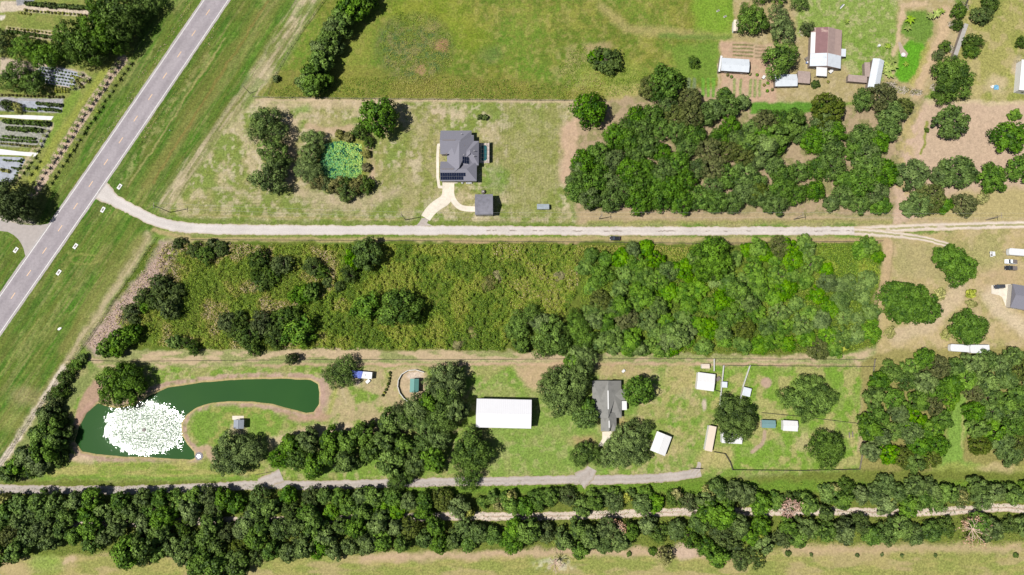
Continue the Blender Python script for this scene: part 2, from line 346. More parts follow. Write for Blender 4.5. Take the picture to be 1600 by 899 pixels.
# south properties
so = pmask([(160,576),(1372,572),(1345,740),(1100,742),(420,752),(60,756),(30,740),(110,640)], 4)
paint(so, col(124,148,62)); paint(so*nz(34, 4, 33, .46, .62), col(166,156,104), .65); paint(so*nz(15, 4, 34, .48, .62), col(112,148,56), .6); paint(so*nz(9, 4, 35, .52, .68), col(190,172,130), .55)
paint(so*pmask([(510,575),(640,572),(640,680),(440,680),(500,640)], 8)*nz(20, 4, 36, .38, .55), col(190,168,132), .75)
paint(so*pmask([(735,600),(940,600),(940,745),(760,745)], 8), col(132,154,76), .5); paint(so*pmask([(1110,570),(1350,575),(1345,735),(1115,735)], 4), col(118,152,52), .65)
paint(so*pmask([(1110,570),(1350,575),(1345,735),(1115,735)], 4)*nz(18, 4, 37, .5, .62), col(176,164,110), .7)
paint(pmask([(800,575),(900,560),(900,620),(830,610)], 6), col(196,168,134), .8); paint(smask([(910,570),(1010,585)], 10, 8), col(186,162,122), .7)
paint(emask(1065,625,40,60,.5)*nz(16, 3, 38), col(182,166,114), .7); paint(emask(970,670,22,16,.6), col(174,148,104), .8); paint(emask(912,690,20,12,.5), col(176,150,108), .8)
paint(smask([(1355,580),(1348,660),(1345,700)], 6, 4), col(196,172,140), .85); paint(emask(1197,598,9,8,.2,.3), col(186,158,138), .95); paint(emask(1100,632,4,9,.4,.5), col(204,186,168), .9)
paint(smask([(1195,675),(1190,695),(1176,706)], 3, 1.5, .4), col(186,160,140), .9); paint(emask(1270,690,50,20,.5)*nz(10, 3, 39), col(186,170,126), .7)
paint(emask(1115,715,26,14,.5), col(186,170,116), .7); paint(emask(1060,690,30,22,.5)*nz(12, 3, 40), col(176,164,112), .6)
paint(emask(646,600,22,26,.15,.4), col(196,172,142), .85); paint(emask(648,587,13,6,.3,.4), col(214,196,178), .9)
paint(smask([(525,605),(520,630),(508,655)], 3, 2, .4), col(164,166,92), .8); paint(smask([(535,608),(541,630)], 2, 1.5, .5), col(194,178,140), .7)
paint(smask([(425,690),(470,680),(545,668)], 8, 6, 1), col(206,184,152), .8)
# pond banks
bank = pmask(POND, 8, .9); POLYSD = None
sdp = np.full(PX.shape, -99., np.float32)
sel = (PX > 80) & (PX < 540) & (PY > 560) & (PY < 760)
sdp[sel] = poly_sd(POND, PX[sel], PY[sel])
wob = (fbm(PX, PY, 16, 3, 41)-.5)*7
wob2 = (fbm(PX, PY, 9, 3, 80)-.5)*9; paint(sstep(-10.5, -7, sdp+wob+wob2*.6), col(194,164,146), .9); paint(sstep(-10, -6, sdp+wob2)*nz(5, 3, 42), col(164,138,116), .6); paint(sstep(-11, -7, sdp+wob)*nz(7, 3, 81, .55, .66), col(126,136,70), .6); paint(sstep(-3.5, -1, sdp+wob*.3), col(196,178,120), .85)
paint(pmask([(148,592),(162,600),(158,622),(140,640),(122,672),(118,650),(130,615)], 3, .6), col(184,150,130), .9); paint(smask([(110,715),(140,720)], 6, 3), col(206,180,152), .9)
paint(smask([(497,640),(508,652),(480,655),(440,650)], 5, 4), col(186,152,130), .8)
paint(emask(507,612,9,26,.3), col(186,156,140), .8)
paint(pmask([(300,650),(330,635),(395,636),(450,652),(430,680),(370,694),(325,698),(297,680)], 4)*1., col(118,148,58), .9); paint(pmask([(300,650),(330,635),(395,636),(450,652),(430,680),(370,694),(325,698),(297,680)], 4)*nz(10, 3, 43, .5, .65), col(168,158,96), .6)
paint(emask(372,675,14,9,.5), col(206,184,156), .7)
paint(smask([(310,706),(322,700),(335,720),(380,742)], 5, 3, .8), col(196,164,142), .8); paint(emask(545,590,22,10,.4), col(206,184,164), .8)
bot = pmask([(90,722),(400,722),(420,745),(60,750)], 5); paint(bot, col(134,150,66), .7); paint(bot*nz(6, 4, 44, .45, .6, 0, 6), col(178,166,104), .6); paint(smask([(60,747),(400,748)], 3, 3), col(110,146,52), .7)
# woods at right
paint(pmask([(1345,565),(1400,545),(1760,540),(1760,740),(1345,740)], 4), col(150,142,84), .9)
paint(pmask([(1482,640),(1506,600),(1512,650),(1505,720),(1600,738),(1450,742),(1470,720)], 5), col(122,158,66), .9); paint(pmask([(1470,725),(1760,725),(1760,745),(1440,745)], 5), col(150,154,80), .8); paint(smask([(1504,645),(1504,700)], 2, 1.5), col(176,168,110), .6); paint(emask(1560,732,30,8,.5), col(196,174,132), .7)
# bottom
paint(pmask([(-300,752),(1100,750),(1345,735),(1900,738),(1900,880),(-300,880)], 5), col(112,122,52), .95); paint(pmask([(560,760),(1100,752),(1600,752),(1600,772),(560,775)], 5), col(104,142,44), .7)
bt = pmask([(-900,880),(200,868),(500,865),(800,862),(1060,860),(1200,862),(1240,850),(1420,850),(1600,850),(2300,850),(2300,1600),(-900,1600)], 6)
paint(bt, col(150,150,84)); paint(bt*nz(40, 4, 45, .42, .6), col(138,148,74), .7); paint(bt*nz(18, 4, 46, .48, .62, .05, 3), col(186,164,122), .65); paint(bt*nz(7, 4, 47, .5, .66, 0, 4), col(170,160,98), .5)
paint(smask([(570,872),(700,868),(900,862),(1100,865)], 6, 5, 1), col(202,172,144), .75); paint(smask([(1230,862),(1330,860),(1420,856),(1590,858)], 6, 6, 1), col(198,170,138), .6); paint(emask(868,882,28,9,.6)*nz(6, 3, 48), col(204,198,172), .7)
paint(emask(70,880,28,14,.5), col(126,158,62), .7); paint(emask(20,888,26,12,.5), col(190,170,124), .7); paint(emask(108,876,10,5,.4), col(206,180,148), .7)
paint(emask(1070,862,20,12,.4), col(206,180,158), .8)
# nursery
nur = pmask([(-900,-400),(700,-400),(250,-30),(232,0),(206,90),(155,165),(85,285),(60,345),(0,345),(-900,345)], 3, .5)
paint(nur, col(126,138,66)); paint(nur*nz(10, 4, 49), col(150,146,84), .5)
paint(pmask([(0,0),(20,2),(45,8),(150,16),(150,26),(30,18),(0,20)], 2, .4), col(214,196,176), .9); paint(pmask([(25,-10),(60,-10),(50,6),(26,10)], 1, .2), col(150,150,156), .9)
paint(emask(2,29,7,4,.3), col(226,214,200), .9); paint(pmask([(10,42),(112,52),(112,66),(50,60),(8,50)], 2, .4), col(198,178,148), .85)
paint(pmask([(0,90),(70,100),(130,112),(142,122),(122,142),(60,130),(0,120)], 2, .4), col(204,184,166), .8)
paint(smask([(192,92),(150,150),(110,215),(70,275),(50,305)], 7, 1.5, .4), col(204,178,158), .95); paint(smask([(175,97),(135,150),(90,218),(50,280)], 5, 3, .6), col(146,152,70), .9)
paint(smask([(120,145),(95,180),(75,220)], 7, 4), col(120,146,56), .8); paint(smask([(80,196),(55,236),(20,285)], 5, 2, .5), col(200,182,152), .8)
paint(pmask([(-60,150),(100,155),(95,176),(-60,172)], 1.5, .3), col(180,174,186), .8); paint(pmask([(-60,187),(82,192),(68,230),(-60,228)], 2, .3), col(166,164,158), .85)
paint(pmask([(-400,335),(40,340),(60,348),(0,355),(-400,350)], 3), col(196,180,168), .8)
paint(emask(4,340,12,8,.4), col(220,206,198), .9)

# fine per-vertex grain
g1 = fbm(PX, PY, 3.2, 3, 60); g2 = fbm(PX, PY, 1.7, 2, 61)
RGB = RGB*(0.72+.36*g1+.2*g2)[..., None]
# water basins
sdl = np.full(PX.shape, -99., np.float32); sel = (PX > 470) & (PX < 600) & (PY > 190) & (PY < 310); sdl[sel] = poly_sd(LILY, PX[sel], PY[sel])
Z = np.zeros(GX.shape, np.float32)
Z -= 2.2*sstep(-2.5, 9, sdp+wob*.25); Z -= 1.6*sstep(-3, 6, sdl)
V = np.stack([GX, GY, Z], -1).reshape(-1, 3)
ny, nx = GX.shape; ii = (np.arange(ny-1)[:, None]*nx+np.arange(nx-1)[None, :]).ravel()
Q = np.stack([ii, ii+1, ii+nx+1, ii+nx], -1)
def ground_mat():
    m = bpy.data.materials.new('ground'); m.use_nodes = True; nt = m.node_tree; N = nt.nodes; L = nt.links
    p = N['Principled BSDF']; p.inputs['Roughness'].default_value = .95; p.inputs['Specular IOR Level'].default_value = .1
    a = N.new('ShaderNodeAttribute'); a.attribute_name = 'soil'
    tc = N.new('ShaderNodeTexCoord')
    n1 = N.new('ShaderNodeTexNoise'); n1.inputs['Scale'].default_value = 1.3; n1.inputs['Detail'].default_value = 4; n1.inputs['Roughness'].default_value = .8
    n2 = N.new('ShaderNodeTexNoise'); n2.inputs['Scale'].default_value = .55; n2.inputs['Detail'].default_value = 6; n2.inputs['Roughness'].default_value = .7
    for n in (n1, n2): L.new(tc.outputs['Object'], n.inputs['Vector'])
    r1 = N.new('ShaderNodeMapRange'); r1.inputs['From Min'].default_value = .3; r1.inputs['From Max'].default_value = .7; r1.inputs['To Min'].default_value = .5; r1.inputs['To Max'].default_value = 1.56
    r2 = N.new('ShaderNodeMapRange'); r2.inputs['From Min'].default_value = .3; r2.inputs['From Max'].default_value = .7; r2.inputs['To Min'].default_value = .82; r2.inputs['To Max'].default_value = 1.2
    L.new(n1.outputs['Fac'], r1.inputs['Value']); L.new(n2.outputs['Fac'], r2.inputs['Value'])
    mu = N.new('ShaderNodeMath'); mu.operation = 'MULTIPLY'; L.new(r1.outputs[0], mu.inputs[0]); L.new(r2.outputs[0], mu.inputs[1])
    s1 = N.new('ShaderNodeMath'); s1.operation = 'SUBTRACT'; s1.inputs[1].default_value = 1; L.new(mu.outputs[0], s1.inputs[0])
    s2_ = N.new('ShaderNodeMath'); s2_.operation = 'MULTIPLY_ADD'; s2_.inputs[2].default_value = 1; L.new(s1.outputs[0], s2_.inputs[0]); L.new(a.outputs['Alpha'], s2_.inputs[1])
    vm = N.new('ShaderNodeVectorMath'); vm.operation = 'SCALE'; L.new(a.outputs['Color'], vm.inputs[0]); L.new(s2_.outputs[0], vm.inputs['Scale'])
    L.new(vm.outputs[0], p.inputs['Base Color'])
    b = N.new('ShaderNodeBump'); b.inputs['Strength'].default_value = .7; b.inputs['Distance'].default_value = .18
    L.new(n1.outputs['Fac'], b.inputs['Height']); L.new(b.outputs[0], p.inputs['Normal'])
    return m
me = np_mesh('ground', V, quads=Q, mat=ground_mat())
a = me.attributes.new('soil', 'FLOAT_COLOR', 'POINT')
a.data.foreach_set('color', np.concatenate([np.clip(RGB, 0, .9), 1-.65*sstep(1.0, 1.35, RGB[..., :1]/(RGB[..., 1:2]+1e-4))], -1).astype(np.float32).ravel())
me.polygons.foreach_set('use_smooth', np.ones(len(me.polygons), bool))
gr = bpy.data.objects.new('ground', me); link(gr); gr['kind'] = 'structure'
del PX, PY, JX, JY, RGB, V, Q

# ------------------------------------------------------------------ roads
def resample(pts, step):
    P = [Vector(p) for p in pts]; out = [P[0]]
    for a, b in zip(P[:-1], P[1:]):
        n = max(1, int((b-a).length/step))
        for i in range(1, n+1): out.append(a.lerp(b, i/n))
    return out
def smooth_poly(pts, it=2):
    for _ in range(it):
        o = [pts[0]]
        for a, b in zip(pts[:-1], pts[1:]):
            o.append((a[0]*.75+b[0]*.25, a[1]*.75+b[1]*.25)); o.append((a[0]*.25+b[0]*.75, a[1]*.25+b[1]*.75))
        o.append(pts[-1]); pts = o
    return pts
def ribbon(name, pxpts, halfw, z, m, step=.8, jit=0.0, nc=6, smooth=2, uvscale=1, off=0.0, seed=3, taper=None):
    pts = smooth_poly([G(*p) for p in pxpts], smooth) if smooth else [G(*p) for p in pxpts]
    P = resample(pts, step); rs = random.Random(seed)
    hw = halfw if hasattr(halfw, '__len__') else [halfw, halfw]
    V = []; n = len(P); ja = jb = 0
    for i, p in enumerate(P):
        t = (P[min(n-1, i+1)]-P[max(0, i-1)]).normalized(); q = Vector((-t.y, t.x))
        ja = ja*.6+rs.uniform(-jit, jit); jb = jb*.6+rs.uniform(-jit, jit); f = i/(n-1); h = hw[0]*(1-f)+hw[1]*f
        l = h+ja+rs.uniform(-jit, jit)*.6; r = h+jb+rs.uniform(-jit, jit)*.6
        for k in range(nc+1):
            u = k/nc; d = -r*(1-u)+l*u+off; V.append((p.x+q.x*d, p.y+q.y*d, z))
    ii = np.array([[i*(nc+1)+k for k in range(nc)] for i in range(n-1)]).ravel()
    Q = np.stack([ii, ii+nc+1, ii+nc+2, ii+1], -1)
    me = np_mesh(name, V, quads=Q[:, ::-1], mat=m)
    uv = me.uv_layers.new(name='UVMap'); U = np.zeros((len(V), 2), np.float32)
    U[:, 0] = np.tile(np.linspace(-1, 1, nc+1), n); U[:, 1] = np.repeat(np.arange(n)*step, nc+1)
    li = np.empty(len(me.loops), np.int32); me.loops.foreach_get('vertex_index', li)
    uv.data.foreach_set('uv', U[li].ravel())
    o = bpy.data.objects.new(name, me); link(o); o['kind'] = 'structure'; return o
def road_mat(name, base, edge, track, seed=0, centre=None, tw=.3, rough=.9, ns=1.2, cwidth=.12, camt=.8, cthr=.5):
    m = bpy.data.materials.new(name); m.use_nodes = True; nt = m.node_tree; N = nt.nodes; L = nt.links
    p = N['Principled BSDF']; p.inputs['Roughness'].default_value = rough; p.inputs['Specular IOR Level'].default_value = .2
    uv = N.new('ShaderNodeUVMap'); sx = N.new('ShaderNodeSeparateXYZ'); L.new(uv.outputs[0], sx.inputs[0])
    ab = N.new('ShaderNodeMath'); ab.operation = 'ABSOLUTE'; L.new(sx.outputs[0], ab.inputs[0])
    tc = N.new('ShaderNodeTexCoord'); n = N.new('ShaderNodeTexNoise'); n.inputs['Scale'].default_value = ns; n.inputs['Detail'].default_value = 7; n.inputs['Roughness'].default_value = .65
    L.new(tc.outputs['Object'], n.inputs['Vector'])
    n2 = N.new('ShaderNodeTexNoise'); n2.inputs['Scale'].default_value = .12; n2.inputs['Detail'].default_value = 5; L.new(tc.outputs['Object'], n2.inputs['Vector'])
    ad = N.new('ShaderNodeMath'); ad.operation = 'MULTIPLY_ADD'; ad.inputs[1].default_value = .35; L.new(n.outputs['Fac'], ad.inputs[0]); L.new(ab.outputs[0], ad.inputs[2])
    er = N.new('ShaderNodeMapRange'); er.inputs['From Min'].default_value = .92; er.inputs['From Max'].default_value = 1.16; L.new(ad.outputs[0], er.inputs['Value'])
    m1 = N.new('ShaderNodeMix'); m1.data_type = 'RGBA'; m1.inputs[6].default_value = c4(base); m1.inputs[7].default_value = c4(edge); L.new(er.outputs[0], m1.inputs[0])
    # wheel tracks
    sb = N.new('ShaderNodeMath'); sb.operation = 'SUBTRACT'; sb.inputs[1].default_value = .48; L.new(ab.outputs[0], sb.inputs[0])
    a2 = N.new('ShaderNodeMath'); a2.operation = 'ABSOLUTE'; L.new(sb.outputs[0], a2.inputs[0])
    tr = N.new('ShaderNodeMapRange'); tr.inputs['From Min'].default_value = tw; tr.inputs['From Max'].default_value = .05; tr.inputs['To Max'].default_value = .6; L.new(a2.outputs[0], tr.inputs['Value'])
    m2 = N.new('ShaderNodeMix'); m2.data_type = 'RGBA'; L.new(tr.outputs[0], m2.inputs[0]); L.new(m1.outputs[2], m2.inputs[6]); m2.inputs[7].default_value = c4(track)
    oc = m2.outputs[2]
    if centre is not None:
        cr = N.new('ShaderNodeMapRange'); cr.inputs['From Min'].default_value = cwidth+.1; cr.inputs['From Max'].default_value = cwidth; L.new(ab.outputs[0], cr.inputs['Value'])
        n4 = N.new('ShaderNodeTexNoise'); n4.inputs['Scale'].default_value = .25; n4.inputs['Detail'].default_value = 3; L.new(tc.outputs['Object'], n4.inputs['Vector'])
        c2 = N.new('ShaderNodeMapRange'); c2.inputs['From Min'].default_value = cthr; c2.inputs['From Max'].default_value = cthr+.06; c2.inputs['To Max'].default_value = camt; L.new(n4.outputs['Fac'], c2.inputs['Value'])
        mm = N.new('ShaderNodeMath'); mm.operation = 'MULTIPLY'; L.new(cr.outputs[0], mm.inputs[0]); L.new(c2.outputs[0], mm.inputs[1])
        m3 = N.new('ShaderNodeMix'); m3.data_type = 'RGBA'; L.new(mm.outputs[0], m3.inputs[0]); L.new(oc, m3.inputs[6]); m3.inputs[7].default_value = c4(centre); oc = m3.outputs[2]
    r1 = N.new('ShaderNodeMapRange'); r1.inputs['From Min'].default_value = .3; r1.inputs['From Max'].default_value = .7; r1.inputs['To Min'].default_value = .86; r1.inputs['To Max'].default_value = 1.12; L.new(n.outputs['Fac'], r1.inputs['Value'])
    r3 = N.new('ShaderNodeMapRange'); r3.inputs['From Min'].default_value = .35; r3.inputs['From Max'].default_value = .65; r3.inputs['To Min'].default_value = .92; r3.inputs['To Max'].default_value = 1.07; L.new(n2.outputs['Fac'], r3.inputs['Value'])
    mu = N.new('ShaderNodeMath'); mu.operation = 'MULTIPLY'; L.new(r1.outputs[0], mu.inputs[0]); L.new(r3.outputs[0], mu.inputs[1])
    vm = N.new('ShaderNodeVectorMath'); vm.operation = 'SCALE'; L.new(oc, vm.inputs[0]); L.new(mu.outputs[0], vm.inputs['Scale']); L.new(vm.outputs[0], p.inputs['Base Color'])
    b = N.new('ShaderNodeBump'); b.inputs['Strength'].default_value = .4; b.inputs['Distance'].default_value = .04; L.new(n.outputs['Fac'], b.inputs['Height']); L.new(b.outputs[0], p.inputs['Normal'])
    return m
M_asph = road_mat('asphalt', col(174,165,168), col(190,182,176), col(160,151,155), tw=.24, ns=.9)
M_sand = road_mat('sand_track', col(214,203,193), col(192,174,148), col(224,214,205), centre=col(140,126,112), cwidth=.05, cthr=.52)
M_sand2 = road_mat('two_track_sand', col(216,198,178), col(196,178,140), col(232,218,204), centre=col(160,158,100), cwidth=.2, cthr=.38)
M_lane = road_mat('marl_lane', col(190,178,168), col(176,160,130), col(200,190,182), centre=col(160,146,132), cwidth=.08, cthr=.55, camt=.5)
M_conc = road_mat('driveway_concrete', col(240,228,208), col(232,220,200), col(244,232,214), ns=.8)
M_white = mat('road_paint_white', col(236,232,230), .6, noise=.08, nscale=3, stain=(col(176,168,166), 2.5, .55, .7))
M_orange = mat('road_paint_orange', col(250,206,160), .6, noise=.1, nscale=3, stain=(col(176,168,166), 2.5, .52, .8))
ribbon('highway', HWY, 5.75, .03, M_asph, step=1.2, jit=.08, nc=6, smooth=1)
for off in (-4.72, 4.72):
    e = ribbon('highway_edge_line', HWY, .16, .036, M_white, step=2, nc=1, smooth=1, off=off, jit=.012)
def along(pxpts, z, smooth=1):
    pts = smooth_poly([G(*p) for p in pxpts], smooth); P = [Vector(p) for p in pts]; s = [0]
    for a, b in zip(P[:-1], P[1:]): s.append(s[-1]+(b-a).length)
    def at(d):
        for i in range(len(P)-1):
            if s[i] <= d <= s[i+1]:
                t = (P[i+1]-P[i]).normalized(); q = P[i].lerp(P[i+1], (d-s[i])/(s[i+1]-s[i])); return q, t
        return P[-1], (P[-1]-P[-2]).normalized()
    return at, s[-1]
at, Ltot = along(HWY, .036)
# phase so that one dash falls on the photo's dash at (326, 19)
tgt = Vector(G(325, 19)); best = min(range(0, int(Ltot*2)), key=lambda k: (at(k/2)[0]-tgt).length)/2
d0 = best % 11.7; dm = MB()
while d0 < Ltot-2:
    q, t = at(d0); n = Vector((-t.y, t.x))*.16; h = t*1.55
    c = [q-h-n, q+h-n, q+h+n, q-h+n]; dm.add([(p.x, p.y, .036) for p in c], [(0, 1, 2, 3)]); d0 += 11.7
o = dm.build('highway_centre_dashes', M_orange); o['kind'] = 'structure'
RD1 = [(152,298),(175,312),(215,332),(245,348),(285,356),(350,359),(500,360),(640,360),(760,360.5),(900,361),(1100,361.5),(1250,361),(1350,361)]
M_sand0 = road_mat('sand_road_plain', col(216,207,200), col(196,180,154), col(224,215,208), ns=1.8)
ribbon('sand_road', RD1[:9], [2.5, 2.05], .012, M_sand0, step=.7, jit=.2)
ribbon('sand_road', RD1[8:], [2.05, 1.95], .014, M_sand, step=.7, jit=.2)
ribbon('sand_road_mouth', [(146,290),(160,300),(178,313)], [5.6, 2.6], .02, M_sand0, step=.5, jit=.18, smooth=1)
ribbon('sand_track', [(1335,361),(1400,357),(1480,354),(1600,351),(1900,345)], [1.9, 1.6], .016, M_sand2, step=.7, jit=.16)
ribbon('sand_track', [(1335,362),(1390,366),(1440,372),(1482,383)], [1.9, 1.1], .020, M_sand2, step=.7, jit=.16)
ribbon('marl_lane', [(-300,770),(0,764),(60,766),(200,767),(330,762),(420,757),(480,759),(560,757),(700,753),(800,752),(880,750),(960,750),(1040,747),(1095,738)], 1.9, .012, M_lane, step=.7, jit=.2)
ribbon('marl_lane_spur', [(905,752),(920,742),(925,732)], [4.2, 2.2], .016, M_lane, step=.6, jit=.2, smooth=1)
ribbon('marl_lane_spur', [(405,757),(425,750),(440,743)], [2.6, 2.6], .016, M_lane, step=.6, jit=.3, smooth=1)
ribbon('marl_lane_spur', [(1083,742),(1093,732),(1092,722)], [1.6, .6], .020, M_lane, step=.6, jit=.2, smooth=1)
ribbon('sand_lane', [(-100,815),(100,820),(300,815),(520,812),(700,806),(830,808),(950,804),(1060,800),(1180,800),(1300,798),(1400,802),(1500,798),(1560,792),(1620,798),(1760,800)], 1.75, .012, road_mat('sand_lane', col(216,198,180), col(186,166,132), col(226,210,194), centre=col(176,150,128), cwidth=.1, cthr=.4, camt=.7), step=.7, jit=.2)
# side road fan at the left
fan = [G(*p) for p in smooth_poly([(-40,338),(10,346),(40,352),(62,352),(75,350),(82,347),(76,358),(44,405),(40,402),(36,385),(26,370),(8,360),(-40,362)], 1)]
o = MB().add([(x, y, .024) for x, y in fan], [tuple(range(len(fan)))]).build('side_road', mat('side_asphalt', col(186,176,170), .9, noise=.1, nscale=.7, bump=.02)); o['kind'] = 'structure'
# concrete driveway of the solar house
def patch(name, pxpoly, z, m, sm=0, thick=0):
    pts = [G(*p) for p in pxpoly]
    if sm: pts = smooth_poly(pts+[pts[0]], sm)[:-1]
    mb = MB()
    if thick: mb.prism(pts, 0, z)
    else: mb.add([(x, y, z) for x, y in pts], [tuple(range(len(pts)))])
    o = mb.build(name, m); o['kind'] = 'structure'
    # make normals up
    if o.data.polygons[0].normal.z < 0 and not thick: o.data.flip_normals()
    return o
ribbon('driveway', [(700.5,282),(700.5,303),(696,313),(684,320),(673,329),(665,341)], [2.7, 2.3], .05, M_conc, step=.5, smooth=2, nc=4)
ribbon('driveway', [(704.5,300),(707,311),(714,321),(724,326.5),(744,327)], [1.3, 1.25], .054, M_conc, step=.5, smooth=2, nc=4)
patch('driveway_apron', [(692,283),(715,283),(715,286.5),(709.5,287),(709.5,300),(692,300)], .058, M_conc)
patch('driveway_mouth', [(659,341),(671,341.5),(667,349),(676,353),(650,353),(655,348)], .03, M_lane)
ribbon('footpath', [(688,226.5),(683.8,226.5),(683.8,292.5),(693,292.5)], .62, .046, M_conc, step=.5, smooth=1, nc=2)
# concrete at the lower houses
patch('concrete_pad', [(941,675),(957,674),(952,690),(940,698),(934,698),(941,686)], .04, M_conc)
patch('concrete_pad', [(1549,446),(1582,444),(1584,466),(1572,470),(1562,462),(1549,459)], .04, M_conc)
patch('concrete_pad', [(1565,463),(1569,462),(1573,474),(1590,479),(1592,483),(1571,478)], .046, M_conc)
# pale nursery lanes and grey cloth beds
M_ncl = mat('nursery_gravel', col(244,242,240), .9, noise=.06, nscale=.8, stain=(col(206,196,186), .4, .52, .6))
M_cloth = mat('ground_cloth', col(176,180,190), .8, noise=.15, nscale=.6, stain=(col(120,122,124), .5, .5, .7))
patch('nursery_path', [(-60,177),(0,180),(40,180),(84,182),(80,188),(40,186.5),(0,183),(-60,180)], .01, M_ncl)
patch('nursery_path', [(-60,230),(0,233),(30,237),(60,239),(54,245),(30,243),(0,242),(-60,240)], .01, M_ncl)
patch('nursery_bed', [(-60,243),(34,246),(40,250),(20,285),(-60,282)], .014, M_cloth)
patch('nursery_bed', [(64,104),(100,107),(128,115),(114,137),(72,130),(48,120)], .014, M_cloth)
patch('nursery_bed', [(28,157),(60,159),(94,164),(92,175),(28,173)], .014, M_cloth)

# ------------------------------------------------------------------ water
def water_mat(name, c, bs=1.2, bd=.05, rough=.1, c2=None, patchy=False):
    m = bpy.data.materials.new(name); m.use_nodes = True; nt = m.node_tree; N = nt.nodes; L = nt.links
    p = N['Principled BSDF']; p.inputs['Roughness'].default_value = rough; p.inputs['IOR'].default_value = 1.33
    tc = N.new('ShaderNodeTexCoord'); n = N.new('ShaderNodeTexNoise'); n.inputs['Scale'].default_value = .05; n.inputs['Detail'].default_value = 4
    L.new(tc.outputs['Object'], n.inputs['Vector'])
    mx = N.new('ShaderNodeMix'); mx.data_type = 'RGBA'; mx.inputs[6].default_value = c4(c); mx.inputs[7].default_value = c4(c2 if c2 is not None else c)
    L.new(n.outputs['Fac'], mx.inputs[0]); L.new(mx.outputs[2], p.inputs['Base Color'])
    n2 = N.new('ShaderNodeTexNoise'); n2.inputs['Scale'].default_value = bs; n2.inputs['Detail'].default_value = 2; L.new(tc.outputs['Object'], n2.inputs['Vector'])
    b = N.new('ShaderNodeBump'); b.inputs['Strength'].default_value = 1; b.inputs['Distance'].default_value = bd
    L.new(n2.outputs['Fac'], b.inputs['Height']); L.new(b.outputs[0], p.inputs['Normal'])
    if patchy:      # the fountain ruffles the water round it; the rest of the pond lies calm
        fx, fy = G(228, 669)
        mp = N.new('ShaderNodeMapping'); mp.vector_type = 'TEXTURE'; mp.inputs['Location'].default_value = (fx, fy, 0); mp.inputs['Rotation'].default_value = (0, 0, -.1); mp.inputs['Scale'].default_value = (16.8, 10.6, 50)
        L.new(tc.outputs['Object'], mp.inputs['Vector'])
        ln = N.new('ShaderNodeVectorMath'); ln.operation = 'LENGTH'; L.new(mp.outputs[0], ln.inputs[0])
        n3 = N.new('ShaderNodeTexNoise'); n3.inputs['Scale'].default_value = .35; n3.inputs['Detail'].default_value = 8; n3.inputs['Roughness'].default_value = .85; L.new(tc.outputs['Object'], n3.inputs['Vector'])
        ad = N.new('ShaderNodeMath'); ad.operation = 'MULTIPLY_ADD'; ad.inputs[1].default_value = 1.7; L.new(n3.outputs['Fac'], ad.inputs[0]); L.new(ln.outputs['Value'], ad.inputs[2])
        r = N.new('ShaderNodeMapRange'); r.inputs['From Min'].default_value = 1.9; r.inputs['From Max'].default_value = 1.76; L.new(ad.outputs[0], r.inputs['Value'])
        rr = N.new('ShaderNodeMapRange'); rr.inputs['To Min'].default_value = .02; rr.inputs['To Max'].default_value = .225; L.new(r.outputs[0], rr.inputs['Value']); L.new(rr.outputs[0], p.inputs['Roughness'])
        st2 = N.new('ShaderNodeMapRange'); st2.inputs['To Min'].default_value = .02; st2.inputs['To Max'].default_value = 1; L.new(r.outputs[0], st2.inputs['Value']); L.new(st2.outputs[0], b.inputs['Strength'])
    return m
M_pond = water_mat('pond_water', col(54,96,42), bs=1.1, bd=.21, rough=.016, c2=col(42,84,40), patchy=True)
def water(name, poly, grow, z, m):
    pts = [Vector(G(*p)) for p in poly]; c = sum(pts, Vector((0, 0)))/len(pts)
    n = len(pts); out = []
    area = sum(pts[i].x*pts[(i+1) % n].y-pts[(i+1) % n].x*pts[i].y for i in range(n))
    for i in range(n):
        t = (pts[(i+1) % n]-pts[i-1]).normalized(); q = Vector((t.y, -t.x)) if area > 0 else Vector((-t.y, t.x)); out.append(pts[i]+q*grow)
    o = MB().add([(p.x, p.y, z) for p in out], [tuple(range(n))]).build(name, m); o['kind'] = 'structure'
    if o.data.polygons[0].normal.z < 0: o.data.flip_normals()
    return o
water('pond_water', POND, 1.6, -.35, M_pond)
water('lily_pond_water', LILY, 1.4, -.35, water_mat('lily_water', col(30,92,66), rough=.2, c2=col(20,70,60)))

